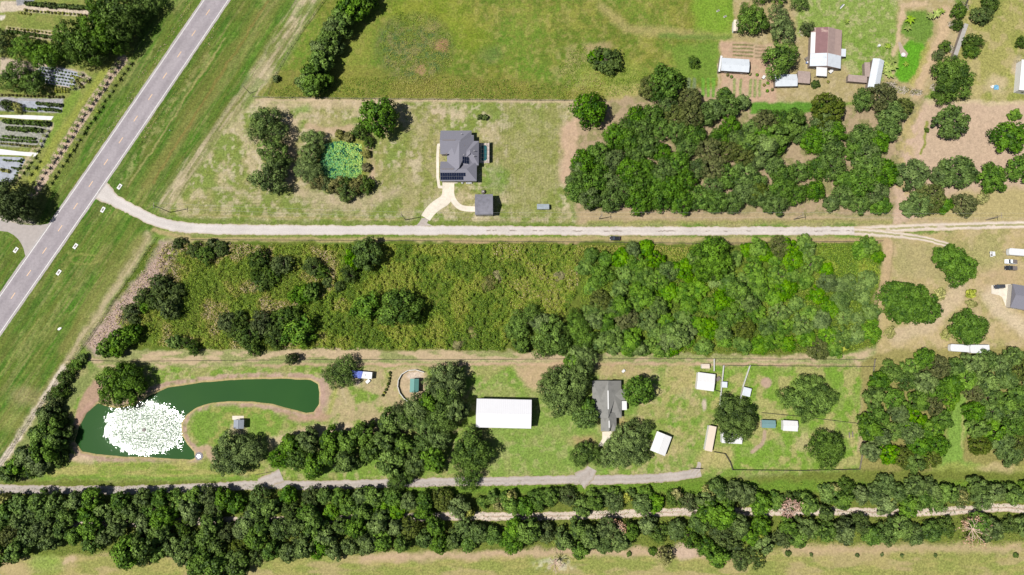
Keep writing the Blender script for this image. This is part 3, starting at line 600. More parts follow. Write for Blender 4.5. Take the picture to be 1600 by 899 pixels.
# ------------------------------------------------------------------ leaf geometry
def quads_from(P, Nn, size, rs, asp=.7):
    """one bent-free leaf spray per point: P (n,3) centres, Nn (n,3) normals"""
    n = len(P); r = rs.normal(size=(n, 3)); t = np.cross(Nn, r); t /= np.linalg.norm(t, axis=1, keepdims=True)+1e-9
    b = np.cross(Nn, t); s = size[:, None]
    V = np.stack([P-t*s, P-b*s*asp, P+t*s, P+b*s*asp], 1).reshape(-1, 3)
    return V, np.arange(4*n).reshape(n, 4)
CROWNS = {}
def crown_mesh(kind, R, H, rc, leaf, nleaf, seed, m, flat=.62, dens=1.0, gap=.08, zlo=.3, irr=.16):
    rs = np.random.RandomState(seed)
    n = int(dens*1.95*R*R/(rc*rc)); k = np.arange(n)+.5
    zc = 1-1.35*k/n; th = k*2.39996+rs.uniform(-.35, .35, n)
    rr = np.sqrt(np.clip(1-zc**2, 0, 1)); ph = rs.uniform(0, 6.28, 4)
    mod = 1+irr*(np.sin(2*th+ph[0])*.5+np.sin(3*th+ph[1])*.6+np.sin(5*th+ph[2])*.45)+rs.uniform(-.07, .07, n)
    Rr = R-rc*.75
    cz = H*zlo+(H*(1-zlo)-rc*.6)*(.25+.75*np.clip(zc, -.35, 1)*1.0)
    Cn = np.stack([np.cos(th)*rr*Rr*mod, np.sin(th)*rr*Rr*mod, cz+rs.uniform(-.8, .45, n)*rc], 1)
    keep = rs.rand(n) > gap; Cn = Cn[keep]; n = len(Cn)
    rad = rc*rs.uniform(.6, 1.4, n); ct_ = rs.rand(n)
    P = []; Nn = []; T = []; S = []
    for i in range(n):
        nl = int(nleaf*(rad[i]/rc)**1.6)
        d = rs.normal(size=(nl, 3)); d[:, 2] = np.abs(d[:, 2])*1.0-.25; d /= np.linalg.norm(d, axis=1, keepdims=True)
        P.append(Cn[i]+d*rad[i]*rs.uniform(.6, 1.12, (nl, 1))*np.array([1, 1, 1.0]))
        cd_ = Cn[i]/np.array([R, R, H*.75]); cd_[2] = max(.05, (Cn[i][2]-H*zlo)/(H*(1-zlo))); cd_ /= np.linalg.norm(cd_)+1e-6
        q = d*.9+cd_*.35+rs.normal(size=(nl, 3))*.42; q /= np.linalg.norm(q, axis=1, keepdims=True); Nn.append(q)
        T.append(np.clip(.15+.7*ct_[i]+rs.uniform(-.25, .25, nl), 0, 1)); S.append(leaf*rs.uniform(.6, 1.25, nl))
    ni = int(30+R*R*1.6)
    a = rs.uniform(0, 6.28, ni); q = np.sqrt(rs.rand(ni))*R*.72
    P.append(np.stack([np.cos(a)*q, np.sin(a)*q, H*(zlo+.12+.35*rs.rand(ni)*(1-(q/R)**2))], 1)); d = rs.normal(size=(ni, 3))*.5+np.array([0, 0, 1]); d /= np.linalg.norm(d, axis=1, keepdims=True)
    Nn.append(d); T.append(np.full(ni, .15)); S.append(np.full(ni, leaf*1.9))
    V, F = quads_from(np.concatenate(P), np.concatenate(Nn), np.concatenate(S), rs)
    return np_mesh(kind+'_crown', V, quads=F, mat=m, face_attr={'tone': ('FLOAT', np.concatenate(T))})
M_bark = mat('bark', (.11, .085, .065), .95, noise=.3, nscale=4, bump=.03)
def trunk_mesh(R, H, seed, r0):
    rs = random.Random(seed); mb = MB(); lean = (rs.uniform(-.3, .3), rs.uniform(-.3, .3))
    mb.tube([(0, 0, -.1), (0, 0, .3), (lean[0]*.4, lean[1]*.4, H*.22), (lean[0], lean[1], H*.42)], [r0*1.5, r0*1.1, r0*.9, r0*.7], 8)
    for k in range(5):
        a = k*1.256+rs.uniform(-.3, .3); d = R*rs.uniform(.45, .7)
        mb.tube([(lean[0]*.8, lean[1]*.8, H*.34), (lean[0]+math.cos(a)*d*.45, lean[1]+math.sin(a)*d*.45, H*.52), (lean[0]+math.cos(a)*d, lean[1]+math.sin(a)*d, H*.68)], [r0*.55, r0*.36, r0*.12], 6)
    mb.tube([(lean[0], lean[1], H*.4), (lean[0]*1.3, lean[1]*1.3, H*.75)], [r0*.5, r0*.15], 6)
    me = bpy.data.meshes.new('trunk'); me.from_pydata(mb.v, [], mb.f); me.materials.append(M_bark); me.update(); return me
L_oak = leaf_mat('oak_leaves', col(42,66,22,1.75), col(120,150,58,1.42), .2, spec=.1)
L_grove = leaf_mat('grove_leaves', col(46,76,24,1.9), col(112,146,50,1.65), .16, spec=.1)
L_thick = leaf_mat('thicket_leaves', col(54,92,20,1.6), col(120,156,40,1.5), .12, spec=.08)
L_bush = leaf_mat('bush_leaves', col(48,68,30,1.5), col(98,118,48,1.35), .22, spec=.08)
L_olive = leaf_mat('olive_leaves', col(80,82,42,1.4), col(140,136,76,1.3), .2, spec=.08)
L_pale = leaf_mat('pale_leaves', col(112,120,50,1.4), col(186,184,92,1.3), .15, spec=.08)
L_pink = leaf_mat('dry_leaves', col(140,104,86,1.3), col(206,168,146,1.2), .1, spec=.05)
KIND = {
 'oak':   ('oak_tree', L_oak, [(4.5, 9.5, 1.1), (8.5, 13.8, 1.65)], .42, 80, dict(gap=.12, irr=.22)),
 'grove': ('fruit_tree', L_grove, [(3.2, 6, .85), (5.5, 8.5, 1.15)], .38, 60, dict(gap=.05, irr=.09)),
 'thick': ('thicket_tree', L_thick, [(3.2, 4.5, .8), (5.2, 6.5, 1.0)], .38, 55, dict(gap=.12, irr=.24)),
 'bush':  ('shrub', L_bush, [(1.6, 2.2, .55), (3.5, 5, .85)], .30, 50, dict(gap=.1, irr=.24, zlo=.12)),
 'olive': ('shrub', L_olive, [(1.6, 2.0, .55), (3.5, 4.6, .85)], .32, 46, dict(gap=.12, irr=.25, zlo=.12)),
 'pale':  ('shrub', L_pale, [(1.6, 2.0, .55), (3.5, 4.2, .85)], .32, 34, dict(gap=.2, irr=.25, zlo=.15)),
}
L_ALT = {'oak': leaf_mat('mossy_oak_leaves', col(62,70,38,1.6), col(128,134,84,1.5), .12, spec=.08), 'grove': leaf_mat('olive_grove_leaves', col(60,74,28,1.8), col(122,132,56,1.7), .12, spec=.08), 'thick': leaf_mat('fresh_leaves', col(66,102,24,1.6), col(126,158,48,1.6), .12, spec=.08)}
TM = {}
for kd, (nm, lm, sizes, leaf, nl, kw) in KIND.items():
    for si, (R, H, rc) in enumerate(sizes):
        TM[kd, si] = [(crown_mesh(nm, R, H, rc, leaf, nl, 100+hash(nm) % 1*0+si*17+v*7+len(kd)*31, lm, **kw), trunk_mesh(R, H, v+si*9, .09+R*.035), R, H) for v in range(4 if si else 3)]
    if kd in ('oak', 'grove', 'thick'):
        R, H, rc = sizes[1]; kw2 = dict(kw); kw2['gap'] += .07 if kd != 'grove' else .02; kw2['irr'] += .06 if kd != 'grove' else .02
        TM[kd, 1].append((crown_mesh(nm, R, H*1.08, rc*.68, leaf*.85, int(nl*.62), 977+len(kd), L_ALT[kd], **kw2), trunk_mesh(R, H, 5, .35), R, H))
        TM[kd, 1].append((crown_mesh(nm, R, H*.9, rc*1.2, leaf, int(nl*1.15), 1177+len(kd), lm, **kw2), trunk_mesh(R, H, 6, .35), R, H))
TREES = []
trng = random.Random(11)
def tree(kd, px, py, r, cluster, group=None, hf=1.0, label=None, tone=None):
    """px,py = crown centre in the photo, r = crown radius in photo pixels"""
    rm = r*PXM; sizes = KIND[kd][2]; si = 0 if rm < (sizes[0][0]*sizes[1][0])**.5 else 1
    vs = TM[kd, si]; cm, tm, R, H = vs[trng.randrange(len(vs))]
    s = rm/R*1.03; h = H*s*hf*trng.uniform(.92, 1.1); hc = h*.62
    x, y = G(px, py, hc)
    root = bpy.data.objects.new(KIND[kd][0], None); C.objects.link(root); root.location = (x, y, 0); root.empty_display_size = .5
    root.rotation_euler = (0, 0, trng.uniform(0, 6.28)); root.scale = (s*trng.uniform(.94, 1.06), s*trng.uniform(.94, 1.06), h/H)
    link(bpy.data.objects.new('crown', cm), root); link(bpy.data.objects.new('trunk', tm), root)
    TREES.append(dict(o=root, kd=kd, px=px, py=py, r=r, cl=cluster, group=group, label=label))
    return root
def big(kd, lobes, cluster, group=None, hf=1.0, label=None):
    """one broad tree whose crown has several lobes, built as a single crown mesh over one trunk"""
    cx = sum(l[0]*l[2] for l in lobes)/sum(l[2] for l in lobes); cy = sum(l[1]*l[2] for l in lobes)/sum(l[2] for l in lobes)
    sizes = KIND[kd][2]; rmax = max(l[2] for l in lobes); R_, H_, _ = sizes[1]; h0 = H_*rmax*PXM/R_*1.03*hf; x0, y0 = G(cx, cy, h0*.62)
    VV = []; TT = []
    for lx, ly, lr in lobes:
        cm, tm, R, H = TM[kd, 1][trng.randrange(4)]; s = lr*PXM/R*1.03; h = h0*(.72+.28*lr/rmax); x, y = G(lx, ly, h*.62); a = trng.uniform(0, 6.28)
        v = np.empty(len(cm.vertices)*3, np.float32); cm.vertices.foreach_get('co', v); v = v.reshape(-1, 3); t = np.empty(len(cm.polygons), np.float32); cm.attributes['tone'].data.foreach_get('value', t)
        if lr*PXM < 4.6: k = trng.random() ; m_ = np.repeat(np.random.RandomState(int(lx)+50).rand(len(t)) < .6, 4); v = v[m_]; t = t[m_[::4]]
        ca, sa = math.cos(a), math.sin(a)
        VV.append(np.stack([(v[:, 0]*ca-v[:, 1]*sa)*s+x-x0, (v[:, 0]*sa+v[:, 1]*ca)*s+y-y0, v[:, 2]*h/H], 1)); TT.append(t)
    V = np.concatenate(VV); me = np_mesh(KIND[kd][0]+'_crown', V, quads=np.arange(len(V)).reshape(-1, 4), mat=KIND[kd][1], face_attr={'tone': ('FLOAT', np.concatenate(TT))})
    root = bpy.data.objects.new(KIND[kd][0], None); C.objects.link(root); root.location = (x0, y0, 0)
    link(bpy.data.objects.new('crown', me), root); tr = link(bpy.data.objects.new('trunk', TM[kd, 1][0][1]), root); sp = max(math.hypot(l[0]-cx, l[1]-cy) for l in lobes)*PXM*.8+rmax*PXM*.5; tr.scale = (sp/R_, sp/R_, h0/H_)
    r = max(math.hypot(l[0]-cx, l[1]-cy)+l[2] for l in lobes)
    TREES.append(dict(o=root, kd=kd, px=cx, py=cy, r=r, cl=cluster, group=group, label=label)); return root
def pip(poly, x, y):
    ins = False; n = len(poly)
    for i in range(n):
        ax, ay = poly[i]; bx, by = poly[(i+1) % n]
        if (ay > y) != (by > y) and x < (bx-ax)*(y-ay)/(by-ay)+ax: ins = not ins
    return ins
def fill(poly, kinds, spacing, rr, cluster, group, seed=1, holes=(), tries=40000, hf=1.0, extra=()):
    rs = random.Random(seed); pts = list(extra); xs = [p[0] for p in poly]; ys = [p[1] for p in poly]; n = 0
    for _ in range(tries):
        x = rs.uniform(min(xs), max(xs)); y = rs.uniform(min(ys), max(ys))
        if not pip(poly, x, y): continue
        if any((x-h[0])**2+(y-h[1])**2 < (h[2])**2 for h in holes): continue
        sp = spacing
        if any((x-p[0])**2+(y-p[1])**2 < sp*sp for p in pts): continue
        pts.append((x, y)); kd = rs.choice(kinds); tree(kd, x, y, rs.uniform(*rr), cluster, group, hf); n += 1
    return n

# --- grove north of the sand road
gv = 'the dense grove above the sand road'
GP = [(915,238),(950,226),(974,196),(988,170),(1020,158),(1080,150),(1110,162),(1105,200),(1095,225),(1125,215),(1160,205),(1180,185),(1240,178),(1258,200),(1240,225),(1220,245),(1248,262),(1282,290),(1275,315),(1180,318),(1080,318),(960,316),(900,310),(898,255)]
fill(GP, ['grove'], 22, (15, 20), gv, 'trees of the dense grove', 5, holes=[(972,283,10),(1163,262,10),(1235,232,12),(1110,222,10)])
for p in [(1040,128,27),(1018,135,18),(893,283,9),(985,270,14),(925,310,16),(1185,300,15),(905,262,13)]: tree('grove', *p, gv, 'trees of the dense grove')
for p in [(1140,165,18),(1118,168,14),(1142,196,16),(1132,148,12),(1160,160,12)]: tree('grove', *p, gv, 'trees of the dense grove')
for p in [(1215,212,20),(1240,195,18),(1195,230,20),(1170,222,18)]: tree('oak', *p, gv, 'trees of the dense grove')
g2 = 'the grove below the metal-roofed homestead'
for p in [(1295,170,24),(1290,190,20),(1305,205,18),(1272,218,20),(1300,225,22),(1300,255,22),(1280,262,18),(1350,155,16),(1378,150,22),(1395,175,20),(1412,168,15),(1390,200,20),(1350,215,22),(1372,222,18),(1355,240,20),(1335,235,14),(1360,262,24),(1382,270,22),(1345,285,22),(1370,300,20),(1320,305,18),(1345,318,16),(1378,320,14),(1300,318,12),(1320,280,14)]:
    tree('grove', *p, g2, 'trees of the lower homestead grove')
# --- other trees in the north
big('oak', [(413, 188, 23), (434, 205, 16), (400, 205, 15)], 'the dark clump left of the lily pond', 'oaks of the clump left of the lily pond'); big('oak', [(424, 235, 22), (440, 250, 14)], 'the dark clump left of the lily pond', 'oaks of the clump left of the lily pond'); big('oak', [(418, 278, 25), (432, 262, 18)], 'the dark clump left of the lily pond', 'oaks of the clump left of the lily pond')
tree('grove', 590, 180, 28, 'the lily pond surround', hf=1.25); tree('bush', 561, 206, 13, 'the lily pond surround'); tree('bush', 575, 222, 9, 'the lily pond surround')
big('oak', [(490, 218, 17), (483, 240, 17)], 'the lily pond surround', 'trees ringing the lily pond', hf=.8); big('oak', [(476, 262, 17), (492, 268, 13), (484, 275, 14)], 'the lily pond surround', 'trees ringing the lily pond', hf=.8)
for i, p in enumerate([(498,285,12),(512,288,12),(527,290,14),(541,300,15),(553,290,13),(572,288,13),(563,286,12),(536,288,12)]): tree('bush' if i % 2 else 'olive', *p, 'the lily pond surround', 'trees ringing the lily pond')
for p in [(545,214,8),(530,210,7),(572,240,7),(573,262,7)]: tree('olive', *p, 'the lily pond surround', 'trees ringing the lily pond')
for p in [(548,10,22),(562,-6,22),(535,30,20),(522,42,18),(512,65,19),(500,78,16),(522,75,14),(500,98,20),(490,118,22),(478,128,15),(505,125,14),(488,138,14)]: tree('oak', *p, 'the slanting row beside the pasture', 'dark trees of the slanting pasture row', hf=.9)
tree('grove', 922, 168, 27, 'the pasture corner', hf=1.0)
tree('bush', 947, 92, 23, 'the north pasture', hf=.8); tree('thick', 932, 88, 12, 'the north pasture'); tree('bush', 1085, 96, 9.5, 'the north pasture')
tree('bush', 431, 122, 5.5, 'the fence line by the verge'); tree('bush', 750, 182.5, 4.5, 'the lawn above the solar-panelled house'); tree('bush', 758, 183, 5, 'the lawn above the solar-panelled house')
for p in [[(1178,30,23),(1166,18,13)],[(1224,45,20),(1216,20,14)],[(1220,90,27)],[(1218,-8,15)],[(1250,2,14)],[(1190,-8,14)]]: big('oak', p, 'the homestead yard', 'oaks around the homestead', hf=.9)
tree('bush', 1263, 44, 11, 'the homestead yard'); tree('bush', 1275,131,6,'the homestead yard')
for p in [(1537,22,15),(1550,2,14),(1522,66,15),(1520,78,12)]: tree('bush', *p, 'the fence side of the right field')
big('oak', [(1495, 120, 30), (1480, 140, 20), (1485, 105, 18)], 'the fence side of the right field', hf=.75)
tree('pale', 1480, 148, 9, 'the fence side of the right field'); tree('bush', 1500, 15, 12, 'the fence side of the right field'); tree('bush', 1497, 38, 9, 'the fence side of the right field'); tree('bush',1478,72,9,'the fence side of the right field'); tree('bush',1468,85,9,'the fence side of the right field'); tree('bush',1598,65,9,'the right edge field')
ro = 'the orchard right of the dirt gap'
for p in [(1488,190,25),(1580,213,26),(1600,262,22),(1427,272,25),(1470,275,14),(1499,268,27),(1553,278,22),(1440,318,20),(1456,308,21),(1474,320,14),(1508,320,18),(1420,325,12)]: tree('grove', *p, ro, 'orchard trees right of the dirt gap', hf=.85)
tree('pale', 1537, 309, 9.5, ro); tree('thick', 1587, 179, 9, ro); tree('bush', 1449, 203, 4, ro)
# --- middle field
mf = 'the overgrown middle field'
for p in [(405,408,17),(412,440,15),(440,414,17),(425,428,12),(488,417,15),(502,425,12),(400,430,12),(355,505,16),(372,515,16),(388,525,18),(408,505,18),(425,515,16),(445,498,20),(395,542,14),(430,532,14),(375,495,10),(460,490,14),(250,445,17),(262,478,19),(240,468,13),(203,487,14),(222,465,14),(275,455,12),(210,500,9),(318,398,15),(302,390,11),(345,388,11),(330,380,8),(278,380,9),(302,543,11),(290,536,9),(530,448,9),(545,428,14),(512,440,8)]:
    tree('bush', *p, mf, 'dark shrubs of the middle field', hf=.95)
tree('grove', 572, 396, 25, mf, 'bright shrubs of the middle field', hf=.9)
for p in [(553,406,14),(572,480,22),(467,520,24),(470,460,17),(485,455,14),(190,528,18),(165,545,14),(205,520,14),(180,545,12),(272,535,10),(225,478,9)]: tree('thick', *p, mf, 'bright shrubs of the middle field', hf=1.1)
big('oak', [(622, 480, 30), (640, 492, 16), (610, 470, 14)], mf, 'oaks of the middle field', hf=.95)
big('oak', [(812, 500, 16), (808, 515, 18), (830, 490, 14)], mf, 'oaks of the middle field', hf=.9); tree('oak', *(815, 540, 12), mf, 'oaks of the middle field', hf=.9); big('oak', [(862, 522, 26), (850, 545, 16), (876, 540, 18)], mf, 'oaks of the middle field', hf=.9); big('oak', [(902, 510, 18), (912, 530, 18), (900, 495, 12)], mf, 'oaks of the middle field', hf=.9); big('oak', [(905, 555, 20), (920, 560, 14)], mf, 'oaks of the middle field', hf=.9); tree('oak', *(930, 500, 14), mf, 'oaks of the middle field', hf=.9); tree('oak', *(845, 505, 16), mf, 'oaks of the middle field', hf=.9)
for p in [(765,442,12),(780,430,9),(740,520,8),(715,540,8),(875,430,8)]: tree('olive', *p, mf, 'low shrubs of the middle field', hf=.5)
# thicket at the right of the field
tk = 'the bright green thicket'
big('oak', [(1112, 393, 26), (1122, 412, 22), (1105, 420, 18)], tk, 'dark trees of the thicket')
for p in [(1010,465,14),(1030,478,14),(970,480,16),(985,535,16),(960,530,14),(1000,545,12),(1060,525,18),(1045,535,14),(1075,520,12),(1150,490,16),(1170,475,16),(1155,455,16),(1185,440,14),(1130,520,12)]: tree('oak', *p, tk, 'dark trees of the thicket', hf=.85)
TP = [(905,392),(950,388),(1008,384),(1040,400),(1095,410),(1150,395),(1180,385),(1210,378),(1240,385),(1270,376),(1285,400),(1300,440),(1320,445),(1340,430),(1365,420),(1368,470),(1362,520),(1325,545),(1200,546),(1080,546),(950,546),(925,520),(925,460),(900,430)]
fill(TP, ['thick', 'thick', 'thick', 'thick', 'grove'], 21, (11, 18), tk, 'bright trees of the thicket', 9, holes=[(1060,400,20),(1290,400,18),(1112,398,16)], hf=.75)
for p in [(1358,385,14),(1345,392,12),(1372,400,10),(1238,388,16),(1185,388,14),(1258,380,14)]: tree('thick', *p, tk, 'bright trees of the thicket')
# right lots
big('grove', [(1490, 405, 22), (1508, 418, 20), (1478, 402, 18), (1497, 432, 16)], 'the sandy lot at the right', 'rounded trees of the sandy lot', hf=.8); big('grove', [(1405, 465, 26), (1432, 462, 20), (1412, 485, 20), (1450, 482, 22), (1390, 462, 16), (1398, 490, 12), (1428, 485, 20)], 'the sandy lot at the right', 'rounded trees of the sandy lot', hf=.8); big('grove', [(1512, 505, 20), (1522, 520, 18), (1500, 512, 16), (1530, 510, 16), (1510, 525, 14)], 'the sandy lot at the right', 'rounded trees of the sandy lot', hf=.8)
for p in [(1470,459,9),(1517,459,8),(1519,475,7),(1392,520,9),(1480,523,9),(1316,542,7),(1308,535,7)]: tree('pale', *p, 'the sandy lot at the right')
wd = 'the wood right of the paddock'
fill([(1368,600),(1385,572),(1420,560),(1455,560),(1470,575),(1480,560),(1520,562),(1560,560),(1620,555),(1640,600),(1640,720),(1590,715),(1540,700),(1522,690),(1515,650),(1512,612),(1490,610),(1482,640),(1478,675),(1465,715),(1420,728),(1370,722),(1352,700),(1358,665),(1362,650)],
     ['grove', 'oak', 'grove', 'grove', 'grove', 'thick'], 22, (14, 18), wd, 'trees of the wood right of the paddock', 21, holes=[(1497,650,14)], hf=.9)
# --- south properties
sp_ = 'the bank of the crescent pond'
big('oak', [(178, 592, 22), (195, 610, 24), (172, 612, 18), (205, 592, 20), (190, 580, 16)], sp_, 'oaks at the upper bank of the pond', hf=.9)
big('oak', [(355, 705, 24), (370, 720, 22), (350, 725, 18), (375, 700, 20), (395, 705, 18)], sp_, 'oaks below the small pavilion', hf=.9)
ml = 'the slanting hedge of trees by the left fence'
for p in [(112,575,9),(100,592,12),(92,612,13),(82,628,14),(72,648,15),(90,655,12),(78,668,16),(62,680,17),(85,690,18),(68,702,20),(40,712,16),(58,722,18),(25,728,15),(10,740,15),(105,680,12),(90,715,14),(45,735,14)]: tree('oak' if p[2] > 14 else 'bush', *p, ml, 'trees of the slanting left hedge', hf=.85)
for p in [(128,560,7),(120,568,8)]: tree('thick', *p, ml)
big('oak', [(528, 580, 16), (540, 570, 16), (520, 592, 14), (538, 592, 14), (510, 585, 9)], 'the camper spot', 'oaks beside the camper', hf=1.0)
tree('bush', 454, 561, 9, 'the lane above the pond', hf=1.9)
tw = 'the tree mass left of the white barn'
big('oak', [(700, 590, 24), (680, 605, 18), (710, 605, 18)], tw, 'trees between the round pen and the barn', hf=1.05); big('oak', [(700, 625, 24), (690, 650, 22), (699, 660, 16)], tw, 'trees between the round pen and the barn', hf=1.05); tree('oak', *(712, 640, 19), tw, 'trees between the round pen and the barn', hf=1.05); tree('oak', *(670, 628, 16), tw, 'trees between the round pen and the barn', hf=1.05); big('oak', [(650, 640, 20), (632, 655, 18), (620, 640, 10)], tw, 'trees between the round pen and the barn', hf=1.05)
fill([(440,690),(470,682),(510,690),(560,665),(610,650),(650,655),(672,665),(690,690),(680,720),(640,735),(610,728),(560,725),(470,730),(430,728)], ['oak', 'oak', 'grove'], 25, (15, 20), tw, 'trees of the mass above the marl lane', 33)
big('oak', [(625, 745, 18), (618, 758, 14)], 'the marl lane verge', 'oaks overhanging the marl lane', hf=1.0); big('oak', [(735, 700, 26), (745, 715, 20), (722, 715, 18), (755, 705, 16)], 'the marl lane verge', 'oaks overhanging the marl lane', hf=1.0); big('oak', [(738, 740, 16), (728, 752, 16)], 'the marl lane verge', 'oaks overhanging the marl lane', hf=1.0)
gh = 'the grey-roofed house'
big('oak', [(885, 595, 26), (905, 580, 20), (863, 608, 22), (878, 625, 24), (903, 605, 18), (860, 590, 14), (896, 629, 15)], gh, 'oaks left of the grey-roofed house', hf=.95); tree('oak', *(895, 565, 14), gh, 'oaks left of the grey-roofed house', hf=.95)
tree('grove', 915, 650, 20, gh); tree('grove', 918, 636, 13, gh); tree('grove', 998, 611, 23, gh, hf=1.1)
big('oak', [(985, 680, 20), (968, 695, 20), (990, 700, 20), (955, 712, 18), (1000, 688, 14), (975, 715, 16), (998, 715, 14), (1008, 670, 10)], gh, 'oaks right of the grey-roofed house', hf=1.0)
big('oak', [(915, 708, 18), (905, 716, 14), (932, 715, 13)], gh, 'oaks below the grey-roofed house', hf=.8)
pd = 'the fenced paddock'
big('oak', [(1140, 645, 22), (1160, 650, 22), (1145, 668, 20), (1165, 668, 16), (1130, 655, 14)], pd, None, hf=1.0)
big('oak', [(1258, 605, 18), (1275, 612, 20), (1255, 630, 22), (1285, 630, 18), (1235, 622, 16), (1300, 622, 12), (1262, 645, 14)], pd, 'oaks of the upper paddock', hf=.8)
big('oak', [(1290, 695, 20), (1302, 702, 20), (1280, 702, 16), (1295, 718, 16)], pd, 'oaks of the lower paddock', hf=.9)
# --- long bands at the bottom
bn = 'the north line of the bottom woods'
fill([(-20,785),(60,778),(200,780),(300,776),(500,772),(600,778),(640,775),(700,778),(760,790),(800,785),(860,775),(900,772),(960,782),(1040,782),(1060,775),(1140,765),(1160,770),(1200,782),(1300,768),(1340,755),(1420,758),(1500,758),(1620,758),(1620,782),(1500,785),(1400,790),(1280,788),(1100,790),(950,792),(870,795),(780,796),(640,798),(500,802),(300,805),(-20,812)],
     ['oak', 'grove', 'oak', 'oak', 'grove', 'bush', 'thick'], 21.5, (12, 16), bn, 'trees of the north line of the bottom woods', 41, holes=[(120,818,16),(160,818,14),(200,817,10),(300,818,14),(450,812,12),(545,812,12),(60,820,8),(350,812,10),(770,780,24),(990,790,14),(925,775,8),(1060,795,8),(740,795,14)], hf=.9)
bs_ = 'the south line of the bottom woods'
fill([(-20,824),(300,820),(500,822),(640,822),(800,824),(880,824),(940,822),(1060,818),(1100,812),(1160,822),(1260,822),(1400,818),(1500,815),(1620,815),(1620,838),(1500,832),(1400,842),(1330,838),(1200,846),(1190,880),(1110,880),(1085,840),(1000,838),(960,850),(900,862),(885,845),(800,850),(700,855),(600,852),(560,865),(480,862),(420,872),(300,888),(285,870),(240,868),(200,872),(170,850),(60,850),(20,870),(-20,876)],
     ['oak', 'oak', 'grove', 'oak', 'grove', 'bush'], 21.5, (12, 17.5), bs_, 'trees of the south line of the bottom woods', 43, holes=[(120,818,15),(160,818,15),(300,818,14),(450,815,11),(545,815,11),(235,850,9),(400,852,9),(640,838,9),(730,840,8),(1000,845,9),(1330,830,8),(1515,828,20)], hf=.95)
for p in [(1110,800,18),(1130,805,18),(340,890,20),(320,880,18),(370,885,16),(200,865,22),(225,855,20),(1428,790,13),(1420,800,12),(250,815,14),(60,828,13)]: tree('oak', *p, bs_, 'trees of the south line of the bottom woods')
for p in [(30,815),(225,812),(260,806),(385,818),(595,808),(485,806),(1290,802),(400,800),(0,812),(590,820),(662,800)]: tree('oak', p[0], p[1], trng.uniform(11, 15), bs_, 'trees of the south line of the bottom woods')
for p in [(532,773,6),(735,800,8),(780,790,9),(930,782,9),(982,778,8),(1188,838,9),(1110,770,10),(1306,764,8),(1393,782,8),(1505,778,9),(1040,870,12),(1185,868,10),(800,775,8),(5,780,8),(1060,772,8),(1262,815,7)]: tree('pale', *p, 'the bottom woods', 'pale yellow bushes of the bottom woods', hf=1.8)
for p in [(755,785,9),(770,778,9),(790,778,9),(925,772,8),(940,775,9),(960,772,9),(985,772,8),(1010,770,9),(700,772,8),(575,768,8),(590,772,8)]: tree('thick', *p, 'the bottom woods', 'bright bushes along the marl lane', hf=1.0)
for p in [(1232,865,4.3),(1268,867,2.9),(1340,868,2.9),(1378,867,2.9),(1410,868,2.9),(1462,868,2.9),(1588,868,3.6),(1020,862,6),(983,866,4)]: tree('bush', *p, 'the bottom pasture', 'small bushes dotting the bottom pasture', hf=.7)
# ------------------------------------------------------------------ dead trees, banana plants, palms
M_dry = mat('dry_wood', col(206,180,160,1.4), .9, noise=.2, nscale=3)
def dead_tree(px, py, r, label, pink=True):
    rm = r*PXM; x, y = G(px, py, 4); rs = random.Random(int(px)); root = empty('dead_tree', (x, y, 0), 0, label, 'dead tree')
    mb = MB(); mb.tube([(0, 0, -.1), (0, 0, 2), (.2, .1, 4)], [.35, .28, .2], 8); tips = []
    for k in range(13):
        a = k*.52+rs.uniform(-.2, .2); d = rm*rs.uniform(.6, 1); p1 = Vector((math.cos(a)*d*.5, math.sin(a)*d*.5, 4+rs.uniform(.2, 1.5))); p2 = Vector((math.cos(a+.2)*d, math.sin(a+.2)*d, 4.6+rs.uniform(0, 2)))
        mb.tube([(.1, .1, 3+rs.uniform(0, 1)), p1, p2], [.16, .11, .04], 5)
        for q in range(4):
            b = a+rs.uniform(-1, 1); e = p1.lerp(p2, rs.random()); f = e+Vector((math.cos(b), math.sin(b), rs.uniform(-.1, .5)))*rm*.35; mb.tube([e, f], [.07, .025], 4); tips.append(f)
    mb.build('trunk', M_dry, root)
    if pink:
        rn = np.random.RandomState(int(px)); P = np.repeat(np.array([tuple(t) for t in tips]), 9, 0)+rn.normal(size=(len(tips)*9, 3))*.55
        n = rn.normal(size=P.shape)+np.array([0, 0, .8]); n /= np.linalg.norm(n, axis=1, keepdims=True)
        V, F = quads_from(P, n, rn.uniform(.18, .4, len(P)), rn); link(bpy.data.objects.new('crown', np_mesh('dry_crown', V, quads=F, mat=L_pink, face_attr={'tone': ('FLOAT', rn.rand(len(P)))})), root)
dead_tree(1520, 828, 20, 'large bare tree with dry pinkish branches below the sand lane near the right edge')
dead_tree(962, 828, 13, 'dry pinkish tree in the bottom woods below the middle of the sand lane')
dead_tree(1233, 792, 11, 'small dry reddish tree at the edge of the sand lane')
dead_tree(868, 880, 12, 'fallen bare grey tree lying open in the bottom pasture', False)
dead_tree(1245, 845, 7, 'bare grey snag in the south edge of the bottom woods', False)

